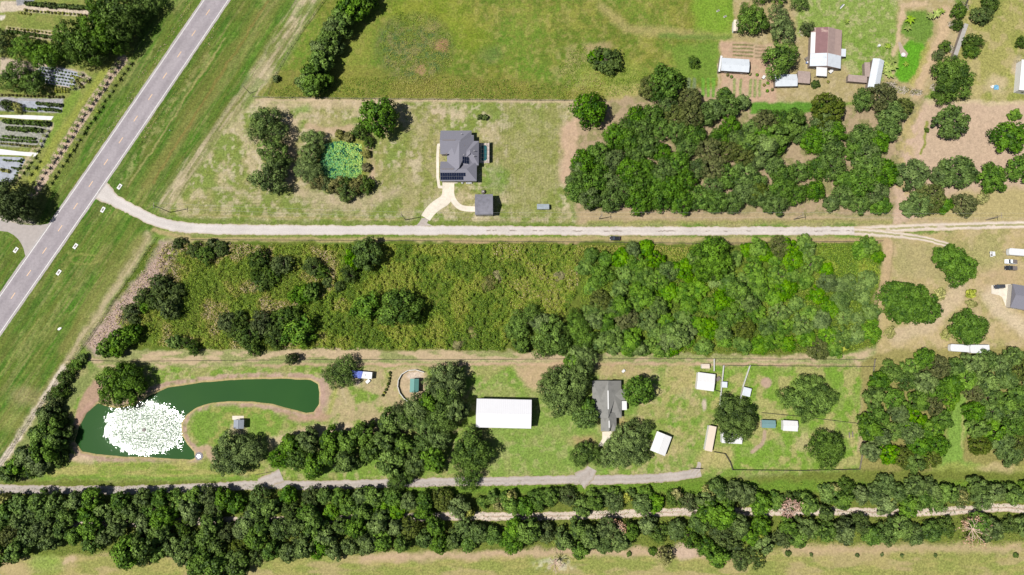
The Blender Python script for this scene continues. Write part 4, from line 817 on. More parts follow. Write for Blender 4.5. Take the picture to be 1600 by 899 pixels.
M_brush = mat('brush_wood', col(196,184,168,1.6), .95, noise=.25, nscale=3)
def brush_pile(px, py, rx, ry, label):
    x, y = G(px, py, .5); r = empty('brush_pile', (x, y, 0), 0, label, 'brush pile', 'grey brush piles around the homestead'); rs = random.Random(int(px*3+py)); mb = MB(); n = int(rx*ry*1.4)+14
    for k in range(n):
        a = rs.uniform(0, 6.28); d = rs.random()**.6; c_ = Vector((math.cos(a)*d*rx*PXM, math.sin(a)*d*ry*PXM, rs.uniform(.1, .9)*(1.2-d))); b = rs.uniform(0, 3.14); l = rs.uniform(.5, 1.5)
        v = Vector((math.cos(b)*l, math.sin(b)*l, rs.uniform(-.2, .2))); mb.tube([c_-v, c_+v*.2, c_+v], [.1, .08, .03], 5)
    mb.build('branches', M_brush, r)
    rn = np.random.RandomState(int(px)); P = rn.normal(size=(n*5, 3))*np.array([rx*PXM*.45, ry*PXM*.45, .25])+np.array([0, 0, .4]); nn_ = rn.normal(size=P.shape)+np.array([0, 0, .8]); nn_ /= np.linalg.norm(nn_, axis=1, keepdims=True)
    V, F = quads_from(P, nn_, rn.uniform(.15, .35, len(P)), rn); link(bpy.data.objects.new('leaves', np_mesh('brush_leaves', V, quads=F, mat=L_olive, face_attr={'tone': ('FLOAT', rn.rand(len(P)))})), r)
for a_ in [(1392,132,9,5,'grey brush pile below the long metal shed'),(1410,140,11,5,'grey brush pile under the bright ditch end'),(1432,144,9,4,'grey brush pile at the foot of the dirt path'),(1505,10,9,7,'grey brush pile among shrubs at the top right'),(1490,38,8,5,'grey brush pile above the long narrow shelter'),(1484,76,8,6,'grey brush pile left of the long narrow shelter'),
    (1462,136,6,5,'small brush pile left of the big right-field oak'),(1254,50,4,4,'small brush pile beside the round shrub by the rusty-roofed house'),(1594,103,4,8,'rubble and brush beside the white metal building')]: brush_pile(*a_)
def frond_mesh(name, n, L, wd, droop, seed, m, tone=(.2, .9), h0=.8, segs=4):
    rs = random.Random(seed); V = []; F = []; T = []
    for k in range(n):
        a = 2*PI*k/n+rs.uniform(-.25, .25); l = L*rs.uniform(.75, 1.1); up = rs.uniform(.35, 1.0)
        base = len(V); t = rs.uniform(*tone)
        for s in range(segs+1):
            f = s/segs; r = l*f*.95; z = h0+up*l*.5*f-droop*l*f*f; w_ = wd*math.sin(PI*min(.97, .12+f*.85)); ca, sa = math.cos(a), math.sin(a)
            V += [(ca*r-sa*w_, sa*r+ca*w_, z-.12*w_), (ca*r, sa*r, z+.05), (ca*r+sa*w_, sa*r-ca*w_, z-.12*w_)]
        for s in range(segs):
            b = base+s*3; F += [(b, b+1, b+4, b+3), (b+1, b+2, b+5, b+4)]; T += [t, t*.8]
    return np_mesh(name, V, quads=np.array(F), mat=m, face_attr={'tone': ('FLOAT', T)})
L_palm = leaf_mat('palm_leaves', col(60,76,34,1.5), col(140,146,66,1.4), .25, spec=.1)
L_ban = leaf_mat('banana_leaves', col(84,116,30,1.5), col(168,186,76,1.5), .2, spec=.1)
PALM = [frond_mesh('palm_fronds', 9, 1.5, .2, .35, s, L_palm, h0=1.3) for s in range(4)]
BAN = [frond_mesh('banana_fronds', 8, 2.3, .38, .4, 20+s, L_ban, h0=1.6) for s in range(3)]
st_me = bpy.data.meshes.new('palm_stem'); tb = MB().tube([(0, 0, -.05), (0, 0, .5), (.03, 0, 1.35)], [.16, .11, .09], 7); st_me.from_pydata(tb.v, [], tb.f); st_me.materials.append(M_bark)
ORD = ['', 'second ', 'third ', 'fourth ', 'fifth ', 'sixth ', 'seventh ', 'eighth ', 'ninth ', 'tenth ', 'eleventh ', 'twelfth ', 'thirteenth ', 'fourteenth ', 'fifteenth ', 'sixteenth ', 'seventeenth ', 'eighteenth ', 'nineteenth ', 'twentieth '] + \
      ['twenty-%s ' % s for s in ('first', 'second', 'third', 'fourth', 'fifth', 'sixth', 'seventh', 'eighth', 'ninth')]+['thirtieth ']+['thirty-%s ' % s for s in ('first', 'second', 'third', 'fourth', 'fifth', 'sixth', 'seventh', 'eighth', 'ninth')]+['fortieth ']+['forty-%s ' % s for s in ('first', 'second', 'third', 'fourth', 'fifth')]
def ordw(k): return ORD[k] if k < len(ORD) else 'farthest '
def stem_plant(name, meshes, px, py, s, label, cat, group, rs):
    x, y = G(px, py, 1.3*s); r = empty(name, (x, y, 0), rs.uniform(0, 6.28), label, cat, group); r.scale = (s, s, s*rs.uniform(.85, 1.1))
    link(bpy.data.objects.new('frond_crown', meshes[rs.randrange(len(meshes))]), r); link(bpy.data.objects.new('stem', st_me), r); return r
prs = random.Random(5)
for side, (a, b, nm) in enumerate([((200,98),(64,302),'outer'), ((184,96),(50,296),'inner')]):
    n = 25
    for i in range(n):
        f = i/(n-1); x = a[0]+(b[0]-a[0])*f+prs.uniform(-1.5, 1.5); y = a[1]+(b[1]-a[1])*f+prs.uniform(-1.5, 1.5)
        stem_plant('young_palm', PALM, x, y, prs.uniform(.9, 1.25)*(1.05 if side else .95), '%s%s palm from the top in the %s row along the mulch strip' % ('young yellow-green palm, ' if side else 'young green palm, ', (ordw(i).strip() or 'first'), nm), 'palm', 'young palms lining the mulch strip', prs)
for i, (x, y) in enumerate([(112,128),(118,122),(124,116),(128,126),(120,134),(134,124),(112,137),(68,212),(64,220),(60,228),(72,205),(55,236),(50,246),(44,254),(38,262),(32,270),(26,278),(58,252),(52,262),(44,272)]):
    stem_plant('young_palm', PALM, x, y, prs.uniform(.8, 1.1), '%s yellow-green palm from the top among the nursery bed ends' % ((ordw(i).strip() or 'first')), 'palm', 'young palms at the nursery bed ends', prs)
for i, (x, y, s) in enumerate([(1422,30,1.2),(1418,44,.9),(1462,22,1.2),(1470,18,1.0),(1453,26,1.0),(1388,72,.8),(1392,95,1.2),(1396,105,1.1),(1388,108,1.1),(1390,117,1.1),(1384,112,.9),(1386,100,.9),(1323,34,.7),(1415,100,.7)]):
    near = ['bright ditch top', 'bright ditch top', 'upper right path', 'upper right path', 'upper right path', 'white bucket pad', 'long metal shed', 'long metal shed', 'long metal shed', 'long metal shed', 'long metal shed', 'long metal shed', 'rusty-roofed house', 'middle of the ditch'][i]
    stem_plant('banana_plant', BAN, x, y, s, '%s%s banana plant counted from the top beside the %s' % ('tall ' if s > 1 else 'small ', (ordw(i).strip() or 'first'), near), 'banana plant', 'banana plants of the homestead', prs)
# nursery stock: rows of small shrubs
def small_plant_mesh(seed, m, r=.55, h=.7, n=60, leaf=.22):
    rs = np.random.RandomState(seed); d = rs.normal(size=(n, 3)); d[:, 2] = np.abs(d[:, 2]); d /= np.linalg.norm(d, axis=1, keepdims=True)
    P = d*np.array([r, r, h])*rs.uniform(.6, 1.05, (n, 1))+np.array([0, 0, .15]); q = d+rs.normal(size=d.shape)*.4; q /= np.linalg.norm(q, axis=1, keepdims=True)
    V, F = quads_from(P, q, leaf*rs.uniform(.6, 1.3, n), rs); return np_mesh('small_plant', V, quads=F, mat=m, face_attr={'tone': ('FLOAT', rs.rand(n))})
SP = {k: [small_plant_mesh(i+j*5, m) for j in range(3)] for i, (k, m) in enumerate([('dark', L_bush), ('green', L_thick), ('yellow', L_pale), ('olive', L_olive), ('oak', L_oak)])}
def row(a, b, n, kind, s, rowname, colour, jit=.7):
    for i in range(n):
        f = i/max(1, n-1); x, y = G(a[0]+(b[0]-a[0])*f+prs.uniform(-jit, jit), a[1]+(b[1]-a[1])*f+prs.uniform(-jit, jit)*.5, .5)
        o = bpy.data.objects.new('nursery_plant', SP[kind][prs.randrange(3)]); link(o); o.location = (x, y, 0); sc = s*prs.uniform(.8, 1.2); o.scale = (sc, sc, sc*prs.uniform(.9, 1.3)); o.rotation_euler = (0, 0, prs.uniform(0, 6))
        tag(o, 'small %s plant, %s in %s' % (colour, ordw(i).strip() or 'first', rowname), 'nursery plant', 'nursery plants in '+rowname)
row((42,6),(150,14),25,'dark',2.25,'the top nursery row','dark green')
row((40,16),(150,25),20,'yellow',1.2,'the pale row below the top nursery row','yellow-green')
row((14,44),(110,55),18,'yellow',1.0,'the second nursery strip','pale green')
row((12,49),(108,62),26,'dark',1.62,'the dark second nursery strip','dark green')
for k in range(6): row((66-k*2,106+k*4.6),(122-k*2,116+k*4.6),12,'oak',.75,'row %s of the cloth bed' % ['one','two','three','four','five','six'][k],'dark')
row((52,137),(106,140),12,'yellow',1.25,'the yellow hedge below the cloth bed','yellow')
row((56,142),(106,144),12,'yellow',1.1,'the lower yellow nursery hedge','yellow')
row((2,148),(98,152),18,'olive',1.2,'the olive nursery row','olive')
row((60,162),(94,165),9,'dark',1.75,'the short dark nursery row','dark green')
row((62,170),(92,173),8,'dark',1.5,'the lowest short nursery row','dark green')
row((40,170),(56,172),5,'green',1.2,'the bright nursery clump','bright green')
row((8,190),(76,194),22,'dark',2.12,'the hedge below the upper path','dark green')
row((14,201),(64,204),17,'dark',2.0,'the middle hedge between the paths','dark green')
row((4,213),(55,217),12,'oak',1.3,'the third hedge between the paths','grey-green')
row((34,250),(22,282),9,'dark',1.0,'the right edge of the lower cloth bed','dark')
row((6,250),(30,252),8,'oak',.9,'the top of the lower cloth bed','grey-green')
row((4,266),(14,268),4,'yellow',1.6,'the lower cloth bed corner','yellow')
row((18,262),(30,264),5,'dark',.9,'the middle of the lower cloth bed','dark')
row((30,20),(46,22),5,'yellow',1.1,'the left end of the top strip','yellow')
row((112,118),(138,128),8,'yellow',1.2,'the right fringe of the cloth bed','yellow')
row((118,124),(128,136),7,'olive',1.1,'the lower fringe of the cloth bed','olive')
row((2,218),(55,222),16,'oak',1.2,'the grey row between the paths','grey-green')
row((2,224),(54,229),14,'olive',1.1,'the row above the lower path','olive')
for p in [[(105,60,26),(130,70,28),(120,88,16)],[(150,45,30),(165,62,22),(160,15,24)],[(175,30,28),(190,15,28),(205,35,14),(185,55,18)],[(215,10,18),(235,2,16)],[(150,85,16)]]: big('oak', p, 'the big nursery oaks', 'big oaks over the nursery', hf=1.15)
for p in [[(38,70,18),(30,84,16)],[(70,88,20),(52,82,14),(85,82,16)],[(25,118,20),(50,128,18),(10,125,16)],[(-4,55,14),(-8,70,16)],[(100,80,12)]]: big('oak', p, 'the small nursery oaks', 'oaks standing among the nursery beds', hf=.95)
for p in [[(8,300,22),(14,320,24),(34,325,18),(-10,315,22),(40,306,14),(22,335,14)]]: big('oak', p, 'the oaks beside the side road', 'oaks beside the left side road', hf=1.35)
tree('bush', 8, 163, 9, 'the small nursery oaks'); tree('pale', 26, 168, 9, 'the small nursery oaks')
# planted line by the pen and small yard plants
for i in range(9):
    f = i/8; x = 610-11*f*f-1; y = 583+35*f
    px_, py_ = G(x, y, .5); o = bpy.data.objects.new('seedling', SP['yellow' if i % 2 else 'dark'][i % 3]); link(o); o.location = (px_, py_, 0); o.scale = (1.2, 1.2, 1.5)
    tag(o, 'young shrub, %s from the top in the curved line left of the round pen' % (ordw(i).strip() or 'first'), 'shrub', 'young shrubs in the curved line')
for i, (x, y) in enumerate([(1137,117),(1143,120),(1172,116),(1183,117),(1194,133),(1200,130),(1207,140),(1199,142),(1228,133),(1280,134),(1294,128)]):
    px_, py_ = G(x, y, .5); o = bpy.data.objects.new('garden_plant', SP['green' if i % 2 else 'olive'][i % 3]); link(o); o.location = (px_, py_, 0); o.scale = (1.4, 1.4, 1.2)
    tag(o, 'small garden plant, %s from the left on bare soil around the homestead beds' % (ordw(i).strip() or 'first'), 'garden plant', 'garden plants of the homestead')

# ------------------------------------------------------------------ weeds and lily pads (nobody could count them)
def scatter(name, zones, leaf, hgt, m, label, cat, seed=1, per=3):
    rs = np.random.RandomState(seed); P = []; T = []; S = []
    for poly, n, t0, t1, h in zones:
        xs = [p[0] for p in poly]; ys = [p[1] for p in poly]
        x = rs.uniform(min(xs), max(xs), n*2); y = rs.uniform(min(ys), max(ys), n*2)
        k = poly_sd(poly, x+(fbm(x, y, 16, 3, 77)-.5)*16, y+(fbm(x, y, 16, 3, 78)-.5)*12) > rs.uniform(-2, 2, n*2); x, y = x[k][:n], y[k][:n]
        nn = fbm(x, y, 5.5, 2, seed+3); keep = nn > .27; x, y, nn = x[keep], y[keep], nn[keep]
        big = fbm(x, y, 30, 3, seed+5)
        u = (x-800)/800*HALF; v = (449.5-y)/800*HALF; dz = -ct+v*st; dy = st+v*ct; t = -CAM.z/dz
        hh = h*(.1+1.3*sstep(.3, .75, nn)+.3*nn)*rs.uniform(.5, 1.1, len(x))
        P.append(np.stack([u*t, CAM.y+dy*t, hh], 1)); T.append(np.clip(t0+(t1-t0)*sstep(.38, .62, big)+rs.uniform(-.22, .22, len(x)), 0, 1)); S.append(leaf*rs.uniform(.6, 1.3, len(x)))
    P = np.concatenate(P); T = np.concatenate(T); S = np.concatenate(S)
    n = rs.normal(size=P.shape)*np.array([.75, .75, .4])+np.array([0, 0, .9]); n /= np.linalg.norm(n, axis=1, keepdims=True)
    V, F = quads_from(P, n, S, rs, .55)
    o = bpy.data.objects.new(name, np_mesh(name, V, quads=F, mat=m, face_attr={'tone': ('FLOAT', T)})); link(o); tag(o, label, cat, kind='stuff'); return o
def ramp_mat(name, stops, spec=.2):
    m = bpy.data.materials.new(name); m.use_nodes = True; nt = m.node_tree; N = nt.nodes; L = nt.links
    p = N['Principled BSDF']; p.inputs['Roughness'].default_value = .6; p.inputs['Specular IOR Level'].default_value = spec
    a = N.new('ShaderNodeAttribute'); a.attribute_name = 'tone'; r = N.new('ShaderNodeValToRGB'); e = r.color_ramp.elements
    e[0].position = stops[0][0]; e[0].color = c4(stops[0][1]); e[1].position = stops[-1][0]; e[1].color = c4(stops[-1][1])
    for s, c in stops[1:-1]: q = e.new(s); q.color = c4(c)
    L.new(a.outputs['Fac'], r.inputs[0]); L.new(r.outputs[0], p.inputs['Base Color']); return m
M_weed = ramp_mat('weeds', [(0, col(72,100,28,1.3)), (.3, col(122,146,40,1.22)), (.6, col(148,150,60,1.35)), (.85, col(180,164,100,1.5)), (1, col(200,172,158,1.35))])
FW = [(500,382),(900,382),(900,440),(885,490),(800,500),(790,548),(500,546),(490,460),(560,440)]
scatter('tall_weeds', [
    (FW, 120000, .08, .5, 1.3), ([(252,380),(520,384),(545,450),(500,546),(300,546),(215,540),(180,500),(250,430)], 60000, .22, .8, 1.3),
    ([(255,385),(268,400),(245,440),(215,470),(180,520),(150,545),(140,535),(200,455),(240,410)], 5000, .9, 1.0, .7),
    ([(770,380),(905,382),(905,440),(860,495),(800,490),(760,440)], 9000, .5, .8, 1.2), ([(1270,380),(1375,384),(1372,450),(1300,450),(1280,410)], 9000, .2, .45, 1.3),
    ([(900,384),(1090,384),(1090,410),(900,400)], 5000, .3, .6, 1.2), ([(905,400),(1370,400),(1370,540),(1320,552),(905,550)], 50000, .0, .3, 1.6)],
    0.27, 1.5, M_weed, 'tall olive and tan weeds covering the middle field', 'weeds', 7)
scatter('rough_grass', [([(620,24),(650,18),(680,24),(702,45),(712,74),(700,106),(680,122),(650,128),(618,118),(598,96),(590,72),(600,42)], 6000, .05, .6, .4), ([(870,110),(890,85),(920,72),(950,78),(985,105),(1030,128),(1010,145),(940,152),(890,150)], 6000, .2, .7, .4),
    ([(470,120),(700,120),(905,135),(905,157),(420,153)], 12000, .15, .65, .35), ([(243,376),(258,380),(150,530),(100,590),(20,700),(10,700),(95,580),(190,450)], 9000, .15, .7, .5), ([(364,0),(374,0),(306,104),(222,230),(213,228),(288,108)], 3500, .1, .9, .35), ([(296,0),(311,0),(239,108),(158,222),(144,238),(214,125)], 3500, .1, .9, .35), ([(135,160),(90,230),(60,300),(90,300),(210,110),(190,100)], 1500, .1, .4, .3), ([(0,760),(1600,752),(1600,850),(0,870)], 24000, .0, .4, 1.0)],
    .22, .4, M_weed, 'rough clumpy grass in the pasture and under the bottom woods', 'rough grass', 9)
M_lily = ramp_mat('lily_pads', [(0, col(44,112,66,1.5)), (.3, col(92,164,96,1.5)), (.6, col(150,190,74,1.5)), (1, col(210,222,120,1.5))], .4)
def lily():
    rs = np.random.RandomState(3); n = 6000; x = rs.uniform(498, 570, n); y = rs.uniform(219, 284, n); k = poly_sd(LILY, x, y) > rs.uniform(-1.5, 1, n); x, y = x[k], y[k]
    nn = fbm(x, y, 5, 3, 4); k = nn > .36; x, y, nn = x[k], y[k], nn[k]; u = (x-800)/800*HALF; v = (449.5-y)/800*HALF; dz = -ct+v*st; dy = st+v*ct; t = -CAM.z/dz
    P = np.stack([u*t, CAM.y+dy*t, -.3+rs.uniform(0, .5, len(x))], 1); N_ = rs.normal(size=P.shape)*np.array([.35, .35, .1])+np.array([0, 0, 1]); N_ /= np.linalg.norm(N_, axis=1, keepdims=True)
    T = np.clip(.2+.6*(x-500)/70*(1-(y-220)/120)+rs.uniform(-.25, .3, len(x)), 0, 1); V, F = quads_from(P, N_, rs.uniform(.12, .38, len(x)), rs, .9)
    o = bpy.data.objects.new('lily_pads', np_mesh('lily_pads', V, quads=F, mat=M_lily, face_attr={'tone': ('FLOAT', T)})); link(o); tag(o, 'bright green lily pads crowding the small square pond', 'lily pads', kind='stuff')
lily()

# ------------------------------------------------------------------ buildings
M_shing = mat('grey_shingle', col(142,140,150), .85, noise=.07, nscale=2.5, wave=('Y', .45, .02), bump=.012, bscale=6)
M_shing2 = mat('weathered_shingle', col(146,144,138), .85, noise=.05, nscale=2, stain=(col(112,112,108), .35, .5, .5), bump=.012, bscale=6)
M_wmetal = mat('white_metal_roof', col(250,248,246,2.0), .5, noise=.02, nscale=.4, wave=('X', .6, .03), spec=.3)
M_gmetal = mat('pale_metal_roof', col(226,231,236), .5, noise=.05, nscale=.5, wave=('X', .5, .03), stain=(col(180,186,192), .8, .55, .5))
M_rust = mat('rusty_metal_roof', col(184,158,148), .8, noise=.1, nscale=.7, wave=('X', .5, .025), stain=(col(196,170,152), .35, .6, .8))
M_rust2 = mat('rusty_metal_dark', col(146,110,110), .8, noise=.1, nscale=.7, wave=('X', .5, .025), stain=(col(214,186,172), .22, .58, .9))
M_tan = mat('tan_metal_roof', col(236,218,198), .6, noise=.04, nscale=.6, wave=('Y', .5, .02))
M_teal = mat('teal_metal_roof', col(104,158,148), .55, noise=.06, nscale=.8, wave=('Y', .5, .025))
M_teal2 = mat('grey_teal_roof', col(124,160,160), .55, noise=.06, nscale=.8, wave=('X', .4, .025))
M_wall = mat('stucco_wall', col(214,206,192), .9, noise=.05)
M_wallw = mat('white_wall', col(236,234,230), .8, noise=.04)
M_wood = mat('weathered_wood', col(150,136,124), .9, noise=.2, nscale=2, bump=.02)
M_trim = mat('white_trim', col(240,238,234), .5, noise=.02)
M_door = mat('door_paint', (.12, .1, .09), .5, noise=.05); M_glass = mat('window_glass', (.03, .04, .05), .08, spec=.6, noise=.02)
M_solar = mat('solar_cell', (.006, .008, .022), .15, spec=.6, noise=.1); M_alu = mat('panel_frame', (.25, .26, .28), .4, metal=.6, noise=.05)
def frame_from(px4, h):
    """px4: four eave corners in the photo (tl, tr, br, bl) -> centre, angle, half sizes"""
    P = [Vector(G(p[0], p[1], h)) for p in px4]; c = sum(P, Vector((0, 0)))/4
    ux = ((P[1]-P[0])+(P[2]-P[3]))/2; uy = ((P[0]-P[3])+(P[1]-P[2]))/2; return c, math.atan2(ux.y, ux.x), ux.length/2, uy.length/2
def roof_solid(mb, x0, y0, x1, y1, r0, r1, ze, zr, th=.14):
    """hip or gable roof: eave rectangle and ridge from r0 to r1 (points)"""
    b = [(x0, y0), (x1, y0), (x1, y1), (x0, y1)]
    V = [(x, y, ze) for x, y in b]+[(r0[0], r0[1], zr), (r1[0], r1[1], zr)]+[(x, y, ze-th) for x, y in b]
    horiz = abs(r1[0]-r0[0]) >= abs(r1[1]-r0[1])
    if horiz: F = [(0, 1, 5, 4), (2, 3, 4, 5), (1, 2, 5), (3, 0, 4)]
    else: F = [(1, 2, 5, 4), (3, 0, 4, 5), (0, 1, 4), (2, 3, 5)]
    F += [(6, 9, 8, 7)]+[(i, i+6, (i+1) % 4+6, (i+1) % 4) for i in range(4)]
    mb.add(V, F)
def gable(name, px4, eave, rise, along_x, m, label, cat, wall=M_wall, over=.2, flat=False, group=None, door=True, openside=False, shed=False):
    c, ang, hx, hy = frame_from(px4, eave); root = empty(name, (c.x, c.y, 0), ang, label, cat, group)
    mb = MB(); zr = eave+rise
    if shed:
        V = [(-hx,-hy,eave),(hx,-hy,eave),(hx,hy,eave+rise),(-hx,hy,eave+rise)]; mb.add(V+[(a, b, z-.08) for a, b, z in V], [(0,1,2,3),(7,6,5,4),(0,4,5,1),(1,5,6,2),(2,6,7,3),(3,7,4,0)])
    elif along_x: roof_solid(mb, -hx, -hy, hx, hy, (-hx, 0), (hx, 0), eave, zr)
    else: roof_solid(mb, -hx, -hy, hx, hy, (0, -hy), (0, hy), eave, zr)
    ro_ = mb.build('roof', m, root)
    if not shed:
        cp = MB()
        if along_x: cp.box(-hx-.02, -.12, zr-.03, hx+.02, .12, zr+.05)
        else: cp.box(-.12, -hy-.02, zr-.03, .12, hy+.02, zr+.05)
        cp.build('ridge_cap', m, ro_)
    ox, oy = hx-over, hy-over; top = eave-.15
    if openside:
        for sx in (-1, 0, 1):
            for sy in (-1, 1): MB().box(sx*ox-.08, sy*oy-.08, 0, sx*ox+.08, sy*oy+.08, top+.06).build('post', M_wood, root)
    else:
        MB().box(-ox, -oy, 0, ox, oy, top+.04).build('wall', wall, root)
        if door:
            d = MB().box(-.5, -oy-.05, 0, .5, -oy+.02, 2.0).build('door', M_door, root); MB().box(.36, -oy-.1, .95, .44, -oy-.04, 1.05).build('handle', M_trim, d)
            if hx > 3:
                for sx in (-.6, .6):
                    wv = MB().box(sx*ox-.5, -oy-.04, 1.0, sx*ox+.5, -oy+.02, 1.9).build('window', M_glass, root); MB().box(sx*ox-.56, -oy-.07, .93, sx*ox+.56, -oy+.0, .998).build('sill', M_trim, wv)
    return root
# solar-panelled house
Z5 = 5.62
def hz(zx, zy, h): p = G(660+zx/Z5, 190+zy/Z5, h); return Vector(p)
EH = 3.9
hc0 = hz(300, 300, EH); root = empty('house', (hc0.x, hc0.y, 0), 0, 'large grey hip-roofed house with solar panels and a screened pool', 'house')
def hl(zx, zy): p = hz(zx, zy, EH); return (p.x-hc0.x, p.y-hc0.y)
mb = MB()
def sect(x0, y0, x1, y1, ra, rb, rise, ze=EH):
    a = hl(x0, y1); b = hl(x1, y0); roof_solid(mb, a[0], a[1], b[0], b[1], hl(*ra), hl(*rb), ze, EH+rise, .18)
sect(157, 80, 432, 288, (158, 182), (334, 182), 2.75)
sect(157, 352, 478, 524, (158, 432), (392, 432), 2.45, EH+.012)
sect(214, 120, 452, 500, (328, 200), (328, 425), 3.25, EH+.006)
sect(300, 172, 496, 385, (420, 262), (421, 300), 2.2, EH+.009)
mb.build('roof', M_shing, root)
vents = [(345,125),(340,222),(457,270),(368,307),(455,316)]
for zx, zy in vents:
    q = hl(zx, zy); MB().tube([(q[0], q[1], EH+1.2), (q[0], q[1], EH+2.6)], .13, 8).build('vent_pipe', M_trim, root)
for zx, zy in [(368,224),(214,297)]: q = hl(zx, zy); MB().box(q[0]-.35, q[1]-.3, EH+.7, q[0]+.35, q[1]+.3, EH+2.1).build('roof_vent', M_door, root)
for (xa, xb, zy, zz) in [(182,292,182,2.75),(172,280,432,2.45)]:
    a = hl(xa, zy); b = hl(xb, zy); MB().box(a[0], a[1]-.16, EH+zz-.02, b[0], b[1]+.16, EH+zz+.1).build('ridge_vent', M_door, root)
for (x0, y0, x1, y1) in [(165,90,422,282),(165,358,470,516),(300,180,488,380),(225,200,300,440)]:
    a = hl(x0, y1); b = hl(x1, y0); MB().box(a[0], a[1], 0, b[0], b[1], EH-.1+.001*x0/100).build('wall', M_wall, root)
# south-slope solar array and the small one
def array(x0, y0, x1, y1, nxp, nyp, zfun):
    a = hl(x0, y1); b = hl(x1, y0); dx = (b[0]-a[0])/nxp; dy = (b[1]-a[1])/nyp
    for i in range(nxp):
        for j in range(nyp):
            if (i, j) == (nxp-1, 0) and nxp > 5: continue
            xa, ya, xb, yb = a[0]+i*dx+.03, a[1]+j*dy+.03, a[0]+(i+1)*dx-.03, a[1]+(j+1)*dy-.03
            V = [(xa, ya, zfun(xa, ya)), (xb, ya, zfun(xb, ya)), (xb, yb, zfun(xb, yb)), (xa, yb, zfun(xa, yb))]
            p = MB().add(V+[(x, y, z-.06) for x, y, z in V], [(0,1,2,3),(7,6,5,4),(0,4,5,1),(1,5,6,2),(2,6,7,3),(3,7,4,0)]).build('solar_panel', M_solar, root)
            fr = MB(); e = .03
            for q in range(4):
                u = Vector(V[q]); v_ = Vector(V[(q+1) % 4]); fr.tube([u, v_], .018, 4)
            fr.build('frame', M_alu, p)
yS = hl(157, 524)[1]; yR = hl(157, 432)[1]; sS = 2.45/(yR-yS)
array(160, 460, 381, 516, 11, 2, lambda x, y: EH+(y-yS)*sS+.16)
xE = hl(496, 300)[0]; xR = hl(328, 300)[0]; xr2 = hl(452, 300)[0]
array(355, 322, 410, 381, 3, 2, lambda x, y: EH+3.25*(xr2-x)/(xr2-xR)+.22)
# pool with screen cage
pool = empty('swimming_pool', (hz(540, 280, 0).x, hz(540, 280, 0).y, 0), 0, 'teal octagonal pool in its paved screened deck beside the solar house', 'pool')
def pl(zx, zy): p = hz(zx, zy, 0); return (p.x-pool.location.x, p.y-pool.location.y)
a = pl(494, 365); b = pl(590, 190); MB().box(a[0], a[1], -.2, b[0], b[1], .12).build('deck', mat('pool_deck', col(206,190,182), .8, noise=.08), pool)
oc = [pl(*p) for p in [(515,205),(560,205),(572,222),(572,335),(558,352),(518,352),(504,335),(504,222)]]; MB().prism(oc, .1, .2).build('coping', M_conc, pool)
cxp = sum(p[0] for p in oc)/8; cyp = sum(p[1] for p in oc)/8; oi = [(cxp+(x-cxp)*.88, cyp+(y-cyp)*.93) for x, y in oc]
MB().prism(oi, .12, .215).build('water_surface', water_mat('pool_water', col(58,116,120), bs=1.5, bd=.01, rough=.15, c2=col(48,100,108)), pool)
cage = MB(); x0, y0 = a; x1, y1 = b
for i in range(5):
    x = x0+(x1-x0)*i/4; cage.tube([(x, y0, 2.6), (x, y1, 2.6)], .05, 5)
for j in range(6):
    y = y0+(y1-y0)*j/5; cage.tube([(x0, y, 2.6), (x1, y, 2.6)], .05, 5); cage.tube([(x1, y, 0), (x1, y, 2.6)], .05, 5)
for x in (x0, x1):
    for y in (y0, y1): cage.tube([(x, y, 0), (x, y, 2.6)], .06, 5)
cg = cage.build('screen_cage', mat('bronze_frame', (.05, .045, .04), .5, noise=.05), None); cg.location = pool.location; tag(cg, 'dark framed screen cage over the teal pool', 'screen enclosure')
# cage screens: fine solid shade bars on the east wall
sc = MB()
for k in range(26):
    z = .1+k*.1; sc.box(x1-.012, y0, z, x1+.012, y1, z+.065)
for k in range(38):
    z = y0+(y1-y0)*k/38; 
sc.build('screen_mesh', MATS['bronze_frame'], cg)
for i, (zx, zy) in enumerate([(350,538),(392,540),(410,541),(426,538)]):
    q = hz(zx, zy, .5); r = empty('air_conditioner', (q.x, q.y, 0), 0, ['white air conditioner nearest the driveway behind the solar house', 'left one of three white units beside the house corner', 'middle one of three white units beside the house corner', 'right one of three white units beside the house corner'][i], 'air conditioner', 'white outdoor units by the solar house')
    MB().box(-.4, -.4, 0, .4, .4, .8).build('cabinet', M_trim, r, bevel=.04); MB().tube([(0, 0, .79), (0, 0, .84)], .3, 12).build('fan_grille', M_alu, r)
gable('garage', [(742,304),(770,303.5),(770.5,335.5),(742.5,335.5)], 4.7, 2.3, True, mat('garage_shingle', col(146,144,154), .85, noise=.08, nscale=2, stain=(col(118,116,122), .5, .47, .6), bump=.012), 'small detached grey garage at the end of the curved driveway', 'garage')
q = G(755, 300, .6); r = empty('water_tank', (q[0], q[1], 0), 0, 'black round tank standing behind the grey garage', 'tank'); MB().tube([(0,0,0),(0,0,1.1),(0,0,1.4)], [.9, .9, .5], 16).build('shell', M_door, r, smooth=False); MB().tube([(0,0,1.38),(0,0,1.5)], .22, 10).build('lid', M_trim, r)
gable('barn', [(745,623),(831,625),(829.5,670),(743.5,668)], 5.4, 1.9, True, mat('barn_roof_white', col(250,248,250,1.98), .5, noise=.02, nscale=.4, wave=('X', .8, .02)), 'long white metal barn with a low gable roof beside the oaks', 'barn', wall=M_wallw)
